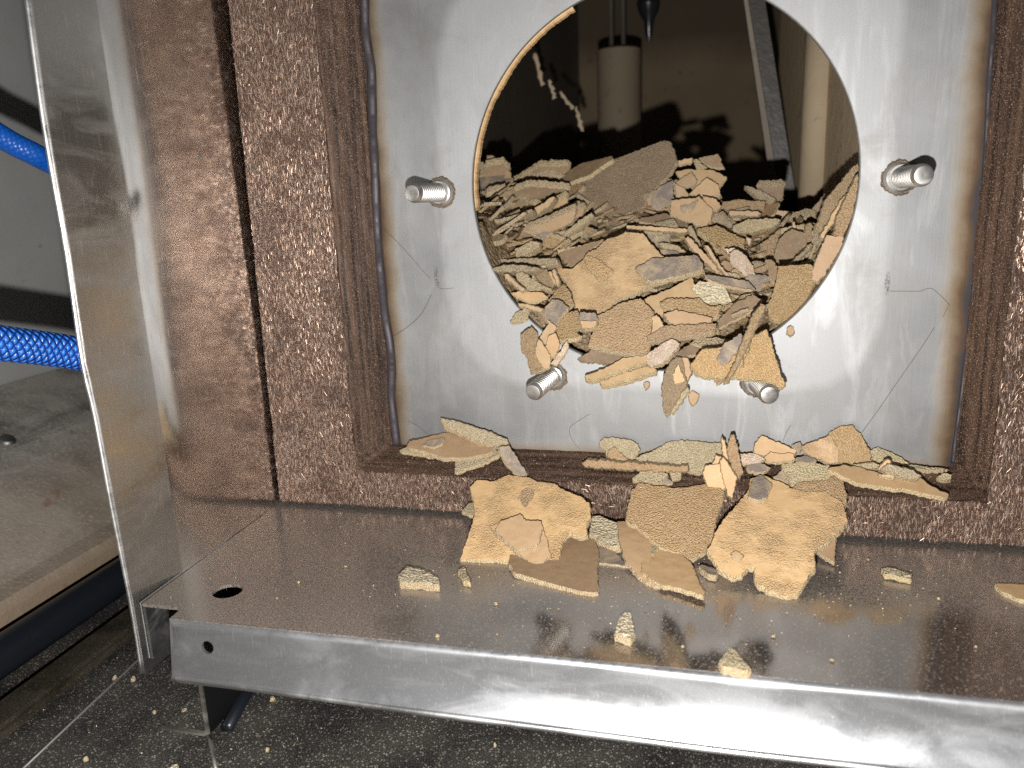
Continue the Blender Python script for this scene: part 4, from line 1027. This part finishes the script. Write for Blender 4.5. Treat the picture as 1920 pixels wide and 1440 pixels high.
# ------------------------------------------------------------------ flakes on the frame's lower shelf
def shelf(mat, pts, label, al=0, ta=45, Y=-.006, th=.0013, **k):
    poly = P2(pts); cx = sum(p[0] for p in poly) / len(poly); cy = sum(p[1] for p in poly) / len(poly)
    n = normal(al, ta); P = at(cx, cy, 1, Y)
    return build([hit_plane(px, py, P, n) for px, py in poly], n, mat, label, GS, th=th, **k), (P, n)
F_ = shelf
bq, bql = F_('B', '765,836 769,829 832,812 861,809 894,824 930,838 919,851 878,858 832,858 796,846 767,841', 'broad smooth olive-brown flake at the left end of the frame shelf', -2, 32, -.010, th=.0018)
F_('P', '748,843 766,837 790,846 812,856 790,852 764,848', 'pale knobbly sliver under the left tip of the broad olive flake', -6, 30, -.008)
on(bql, 'Y', '792,833 803,825 832,820 830,831 813,839', 'small grey chip lying on the broad olive-brown flake', GS, .0012)
F_('P', '825,784 844,787 886,799 923,811 950,824 952,831 945,838 921,836 894,827 857,808 832,799', 'long pale flake leaning on the plate above the broad olive flake', -14, 62, -.0085, th=.0022)
F_('P', '853,884 855,864 873,858 928,843 938,852 903,870 873,878 857,886', 'pale grainy flake under the right end of the broad olive flake', 12, 40, -.0125)
F_('Y', '936,839 955,836 969,860 989,889 973,892 959,878 940,853', 'grey-violet strip slanting down right across the frame shelf', -50, 62, -.0145, th=.0018)
F_('P', '1124,834 1130,822 1149,820 1180,825 1196,833 1198,844 1192,858 1180,867 1138,865 1136,845', 'rounded pale grainy flake standing at the plate bottom left of centre', 0, 72, -.0042)
F_('G', '1140,845 1152,838 1163,850 1178,862 1172,866 1140,864', 'small grainy patch flake leaning on the rounded pale flake', 0, 66, -.0065)
F_('P', '1192,859 1226,845 1253,829 1278,825 1330,831 1356,831 1359,845 1324,876 1309,888 1288,881 1226,869', 'wide pale grey grainy flake in the middle of the frame shelf', 2, 62, -.0055, th=.002)
shelf('OG', '1093,868 1101,863 1150,866 1205,870 1260,873 1289,875 1289,883 1240,884 1197,881 1097,875', 'long thin knobbly flake seen edge-on in front of the wide pale flake', 0, 80, -.0135, th=.006, relief=.0003, amp=.0006, curl=.0)
F_('P', '1186,896 1201,885 1226,881 1252,889 1238,903 1213,907', 'pale lumpy flake under the long thin knobbly flake', 0, 45, -.0125, th=.0022)
F_('Y', '1234,905 1247,893 1262,904 1247,909', 'small grey chip right of the pale lumpy flake', 0, 50, -.0135)
F_('P', '1255,884 1278,884 1274,896 1262,898', 'small pale crumb under the right end of the knobbly flake', 0, 50, -.0125)
shelf('O', '1353,820 1359,827 1363,852 1366,868 1357,868 1355,848', 'narrow orange flake standing in the upright fan of flakes', 0, 84, -.012, th=.003)
shelf('OG', '1370,817 1376,815 1384,848 1393,885 1385,894 1372,873 1364,843', 'tall pinkish grainy flake rightmost in the upright fan', 4, 80, -.0155, th=.0025)
F_('O', '1318,886 1324,874 1350,869 1360,914 1337,932 1331,925', 'smooth orange flake leftmost in the upright fan', 6, 74, -.0165, th=.0022)
F_('O', '1350,864 1357,859 1381,896 1373,934 1365,928 1356,896', 'smooth orange blade in front in the upright fan', 16, 80, -.0185, th=.0025)
F_('O', '1336,873 1343,854 1352,858 1342,874', 'tiny orange block behind the leftmost orange flake of the fan', 0, 80, -.0135, th=.003)
F_('S', '1414,844 1416,831 1427,817 1469,834 1494,845 1488,853 1442,855 1415,849', 'smooth orange-tan wedge flake leaning on the plate right of the fan', -6, 66, -.0055, th=.0018)
F_('X', '1388,851 1415,849 1434,860 1421,869 1391,869', 'glossy whitish chip at the left foot of the wedge flake', 0, 50, -.009)
F_('O', '1433,857 1446,848 1488,852 1490,861 1460,866 1438,864', 'small pinkish flake in front of the wedge flake', 0, 52, -.0095)
F_('Y', '1398,874 1425,867 1444,877 1429,886 1404,882', 'dark grey-brown chip below the glossy whitish chip', 0, 42, -.0125)
F_('Y', '1486,835 1500,829 1504,838 1500,848 1490,842', 'grey bit stuck behind the wedge flake tip', 0, 70, -.005)
F_('M', '1502,836 1529,827 1556,817 1572,843 1572,866 1554,868 1533,859 1511,848', 'tan flake with a smooth right half left of the peaked grainy flake', 0, 66, -.0065)
F_('OG', '1556,812 1573,801 1598,798 1610,810 1621,827 1632,848 1632,864 1600,867 1571,866 1572,841', 'peaked orange-tan grainy flake tallest on the right of the frame shelf', 0, 70, -.005, th=.002)
F_('P', '1466,869 1517,866 1556,873 1565,885 1554,896 1517,898 1488,909 1477,894', 'pale grey grainy slab lying in front of the peaked flake', 0, 48, -.0135, th=.002)
F_('Y', '1450,894 1469,882 1484,893 1484,911 1471,903', 'small dark grey chip left of the pale grey slab', 0, 50, -.0135)
F_('Y', '1492,858 1510,855 1530,862 1520,868 1496,867', 'flat grey chip between the wedge and the peaked flake', 0, 40, -.0105)
F_('B', '1554,879 1583,872 1604,875 1650,888 1690,893 1725,895 1744,910 1779,927 1771,932 1696,917 1608,905 1575,890', 'long sharp smooth brown flake jutting right over the frame shelf', -9, 40, -.0185, th=.0016, curl=.02)
F_('P', '1629,846 1646,838 1671,848 1704,867 1677,866 1638,860', 'pale flake leaning on the plate right of the peaked flake', -6, 56, -.0045)
shelf('P', '1656,878 1667,871 1712,882 1727,893 1719,899 1677,890', 'knobbly pale stick lying on the long sharp brown flake', -14, 70, -.0195, th=.0035, relief=.0003)
shelf('S', '1647,880 1665,861 1670,866 1655,884', 'short tan stick leaning above the knobbly pale stick', 40, 78, -.017, th=.0025)
shelf('P', '1602,870 1638,867 1652,873 1640,878 1608,876', 'pale bar-shaped chip under the peaked flake', 0, 70, -.0125, th=.004)
F_('S', '1648,889 1675,889 1675,896 1654,894', 'small tan chip on the long brown flake', 0, 60, -.0195)
F_('P', '1704,870 1742,876 1777,879 1746,882 1713,880', 'flat pale sliver at the far right of the frame shelf', 0, 30, -.0075)
F_('P', '1760,892 1767,888 1785,889 1783,898 1763,897', 'tiny pale block at the right end of the frame shelf', 0, 60, -.0125, th=.003)

# ------------------------------------------------------------------ big flakes leaning between ledge and frame
def lean(mat, pts, label, a, b_, th=.0016, side=0.0, group=GB, **k):
    """plane through ledge pixel a (on the ledge, raised by its thickness) and frame-edge pixel b (point px, py, Y)"""
    A = at(a[0], a[1], 2, ZL + .0016 + (a[2] if len(a) > 2 else 0)); B = at(b_[0], b_[1], 1, b_[2])
    t = B - A; s = Vector((1, side, 0)); n = s.cross(t).normalized()
    if n.y > 0: n = -n
    P = A
    return build([hit_plane(px, py, P, n) for px, py in P2(pts)], n, mat, label, group, th=th, **k), (P, n)
a2, a2l = lean('B', '955,1057 960,1030 1010,1010 1050,995 1100,1000 1113,1013 1123,1034 1119,1068 1121,1111 1111,1112 1080,1107 1028,1093 986,1082 965,1076', 'brown grainy flake lying under the big flake that bears the heart-shaped chip', (1120, 1110, 0), (1040, 1000, -.034), th=.0022)
a1, a1l = lean('M', '881,913 894,899 911,900 923,903 953,890 973,893 992,895 1007,903 1040,907 1059,920 1090,932 1105,945 1107,968 1100,982 1100,1003 1090,1005 1069,997 1057,1007 1050,1026 1048,1047 1032,1057 1003,1063 986,1063 957,1053 932,1049 863,1049 878,1005 886,980 890,959 887,932', 'large tan flake leaning leftmost on the ledge with a heart-shaped chip on it', (870, 1046, 0), (960, 893, -.0175), th=.0022, curl=.02)
a4, a4l = on(a1l, 'S', '918,985 934,981 965,978 1017,985 1025,1013 1032,1040 1019,1053 1003,1060 973,1038 934,1005', 'jagged tan flake under the heart-shaped chip', GB, .0016, th=.0014)
on(a4l, 'S', '928,993 938,978 965,968 975,963 986,976 1015,978 1017,988 1009,1018 994,1026 967,1031', 'smooth pale heart-shaped chip on the leftmost leaning flake', GB, .0017, th=.0014)
on(a1l, 'G', '973,933 978,920 990,915 1000,922 998,934 984,952', 'small tear-shaped grainy chip stuck high on the leftmost leaning flake', GB, .0007, th=.0009)
lean('P', '866,957 880,943 892,941 894,963 884,966', 'small whitish chip behind the left edge of the leftmost leaning flake', (880, 1015, 0), (880, 930, -.0165))
a7, a7l = lean('OG', '1174,975 1178,947 1185,920 1197,905 1210,907 1259,915 1288,913 1320,908 1345,905 1359,922 1352,945 1341,975 1338,1002 1336,1016 1320,1034 1295,1048 1270,1036 1236,1024 1217,1006 1194,986', 'orange-tan pebbled flake in the middle of the leaning row', (1300, 1060, 0), (1262, 905, -.0165), th=.0018, curl=.02)
lean('Y', '1117,1018 1146,1022 1165,1050 1195,1064 1122,1054', 'flat grey flake under the whitish pebbled flake', (1150, 1062, -.0006), (1150, 985, -.022))
lean('W', '1105,1003 1111,968 1123,968 1150,978 1162,984 1165,1026 1148,1025 1121,1013', 'whitish coarsely pebbled block left of the middle leaning flake', (1135, 1052, 0), (1135, 955, -.018), th=.003, relief=.0003, amp=.0005)
a8, a8l = lean('S', '1158,976 1169,975 1194,984 1219,1002 1222,1040 1216,1071 1245,1094 1229,1097 1206,1086 1174,1053 1162,1016', 'smooth tan flake overlapping the lower left of the middle leaning flake', (1230, 1097, 0), (1180, 975, -.026), th=.0016)
a9, a9l = lean('S', '1203,1071 1206,1020 1217,1009 1247,1020 1268,1029 1284,1046 1297,1055 1307,1085 1321,1113 1318,1118 1288,1108 1256,1097 1245,1098 1222,1086', 'smooth tan flake foremost at the bottom of the leaning row', (1300, 1114, .0012), (1240, 1010, -.0345), th=.0018)
on(a9l, 'P', '1215,1020 1220,1009 1231,1007 1243,1011 1224,1039 1218,1033', 'small pale chip on top of the foremost smooth flake', GB, .0012, th=.0014)
lean('OG', '1483,916 1499,904 1550,901 1559,894 1568,889 1579,896 1587,929 1584,950 1545,935 1510,930', 'tan grainy flake peeping out behind the top of the rightmost leaning flake', (1500, 1085, 0), (1530, 895, -.0155), th=.0016)
lean('O', '1527,1031 1560,1000 1567,1000 1567,1025 1563,1055 1547,1044', 'pointed peach tail flake under the right side of the rightmost leaning flake', (1560, 1056, 0), (1550, 1000, -.024))
a13, a13l = lean('M', '1336,1016 1341,997 1359,972 1375,954 1403,920 1407,897 1428,889 1449,897 1467,904 1485,915 1517,922 1545,920 1579,942 1589,977 1566,1004 1529,1030 1527,1039 1529,1062 1513,1085 1497,1112 1476,1118 1444,1107 1421,1094 1414,1080 1417,1063 1403,1062 1389,1078 1373,1081 1348,1066 1346,1057 1330,1039 1325,1030', 'largest light tan flake leaning rightmost on the ledge with a notched lower edge', (1470, 1116, 0), (1490, 905, -.0185), th=.0022, curl=.015)
on(a13l, 'Y', '1403,932 1412,899 1426,889 1436,899 1447,906 1436,934 1420,936', 'smooth grey-violet chip at the top left corner of the rightmost leaning flake', GB, .0016, th=.0018)
on(a13l, 'S', '1371,1036 1380,1032 1394,1041 1385,1048 1373,1044', 'tiny smooth chip low on the rightmost leaning flake', GB, .0014, th=.0012)

# ------------------------------------------------------------------ loose chips lying on the ledge
def chip(mat, pts, label, th=.0025, zt=None, rel=.0005, **k):
    z = ZL + .0004 + th; poly = P2(pts)
    return build([at(px, py, 2, z) for px, py in poly], Vector((0, 0, 1)), mat, label, GL, th=th, relief=rel, amp=.0003, curl=.05, **k)
chip('W', '747,1077 763,1063 793,1066 823,1085 823,1096 790,1092 750,1089', 'pale knobbly chip lying alone left of the leaning flakes', .003)
chip('P', '858,1067 870,1063 883,1092 870,1089', 'small brown-pale chip just left of the big leaning flakes', .0022)
chip('W', '1153,1186 1160,1160 1173,1147 1183,1150 1190,1186 1180,1196', 'upright pale chip near the front of the ledge, left of two', .003)
chip('P', '1350,1240 1367,1215 1377,1217 1407,1255 1393,1256 1357,1250', 'pinkish pale chip at the front bend of the ledge, right of two', .003)
chip('W', '1653,1066 1667,1064 1710,1076 1707,1085 1660,1076', 'thin pale bean-shaped chip lying right of the leaning flakes', .002)
chip('Y', '1309,1062 1316,1059 1347,1069 1341,1079 1330,1077', 'grey wedge chip between the foremost and the rightmost leaning flakes', .0025, rel=.0001)
lean('S', '1864,1094 1920,1096 1950,1098 1950,1130 1940,1126 1907,1122 1877,1107', 'tan flake cut off by the right edge of the picture', (1930, 1128, 0), (1920, 1090, -.045), group=GL)
rng = random.Random(21)
for i, (px, py) in enumerate([(1040, 1000), (648, 1060), (700, 1096), (560, 1090), (820, 1190), (1280, 1210), (1628, 1047), (1760, 1120), (1830, 1210), (1560, 1235), (930, 1130), (1450, 1190)]):
    c = at(px, py, 2, ZL + .0012); r = rng.uniform(.0003, .0007)
    pts = [c + Vector((math.cos(a) * r * rng.uniform(.6, 1.2), math.sin(a) * r * rng.uniform(.6, 1.2), 0)) for a in [k * 1.2566 for k in range(5)]]
    if i: build(pts, Vector((0, 0, 1)), 'W', 'tiny pale crumb of scale lying loose on the steel ledge', 'tiny crumbs on the ledge', th=.0007, step=.0005, amp=.0001, relief=0, name='scale_crumb', cat='crumb')
# fine grit shed by the flakes: far too many grains to count
GV, GF, GM = [], [], []
def grain(c, r):
    k = len(GV)
    for d in ((1, 0, 0), (-.8, .3, 0), (0, 1, .1), (.1, -1, 0), (0, 0, .9), (0, 0, -.6)):
        GV.append(c + Vector(d) * r * rng.uniform(.6, 1.3))
    for f in ((0, 2, 4), (2, 1, 4), (1, 3, 4), (3, 0, 4), (2, 0, 5), (1, 2, 5), (3, 1, 5), (0, 3, 5)):
        GF.append(tuple(k + q for q in f))
    GM.extend([rng.choice([0, 0, 1])] * 8)
for i in range(1500):
    u = rng.random()
    if u < .62:      # ledge, thickest round the big flakes
        x = rng.gauss(.01, .055); y = -.058 + rng.gauss(0, .022)
        if not (-.18 < x < .2 and -.120 < y < -.017): continue
        c = Vector((x, y, ZL + .0006))
    elif u < .82:    # the frame shelf
        x = rng.uniform(-.125, .125); y = rng.uniform(-.0132, -.002)
        c = Vector((x, y, -.1290 + (y + .014) / .0138 * .0098 + .0002))
    else:            # scattered wide
        x = rng.uniform(-.18, .2); y = rng.uniform(-.119, -.018); c = Vector((x, y, ZL + .0006))
    grain(c, .00010 + .00034 * rng.random() ** 3)
for i in range(520):
    c = at(rng.uniform(-20, 1900), rng.uniform(1190, 1450), 2, ZF + .0004)
    grain(c, .00008 + .00030 * rng.random() ** 3)
me = bpy.data.meshes.new('grit'); me.from_pydata([tuple(p) for p in GV], [], GF); me.update()
go = link('scale_grit', me, [FM['W'], FM['G']])
for p, mi in zip(me.polygons, GM): p.material_index = mi
tag(go, 'fine pale grit of scale sprinkled over ledge, frame and floor', 'grit', kind='stuff')
# pale crumbs on the black floor
for px, py, r in [(215, 1268, 7), (249, 1270, 7), (72, 1305, 4), (289, 1332, 5), (510, 1307, 6), (326, 1438, 10), (345, 1331, 5), (418, 1296, 6), (500, 1403, 4), (927, 1394, 4), (160, 1420, 5)]:
    c = at(px, py, 2, ZF + .0016); r = r * .19 / FPX * rng.uniform(.6, 1.2)
    pts = [c + Vector((math.cos(a) * r * rng.uniform(.5, 1.6), math.sin(a) * r * rng.uniform(.6, 1.9), 0)) for a in [k * 1.0472 + rng.random() * .5 for k in range(6)]]
    build(pts, Vector((0, 0, 1)), 'W', 'tiny cream crumb lying on the black dusty floor', 'crumbs on the black floor', th=.0014, step=.0006, amp=.00015, relief=.0001, name='scale_crumb', cat='crumb')

# ------------------------------------------------------------------ dark hairs and scratches on the plate
M_hair = NT('dark_hair').out((.09, .08, .07), .5, 0, None, .4)
def hair(pts, label, r=.00008):
    ps = smooth_path([at(px, py, 1, -.0003) for px, py in P2(pts)], 40)
    tag(link('hair', tube(ps, r, 6), M_hair), label, 'hair')
hair('1668,546 1700,546 1725,546 1740,541 1752,544 1777,568 1778,574 1768,594', 'bent dark hair hooked over at the right of the plate')
hair('1752,614 1722,660 1680,720 1650,764 1617,810', 'long straight dark hair leading down to the peaked grainy flake', .00010)
hair('721,430 760,470 790,505 806,522', 'dark hair on the plate below the left stud')
hair('738,630 765,612 790,588 809,552', 'curved dark hair left of the lower left stud', .00010)
hair('1106,776 1072,798 1068,812 1076,830 1087,842', 'curved dark hair at the bottom of the plate')
hair('820,540 822,528 826,541 850,540', 'tiny bent dark hair by the pencil smudge on the left')
hair('1483,797 1474,812 1468,828', 'short dark hair above the orange-tan wedge flake')
hair('765,790 785,800 800,813 812,820', 'short curved dark hair near the lower left corner of the plate')
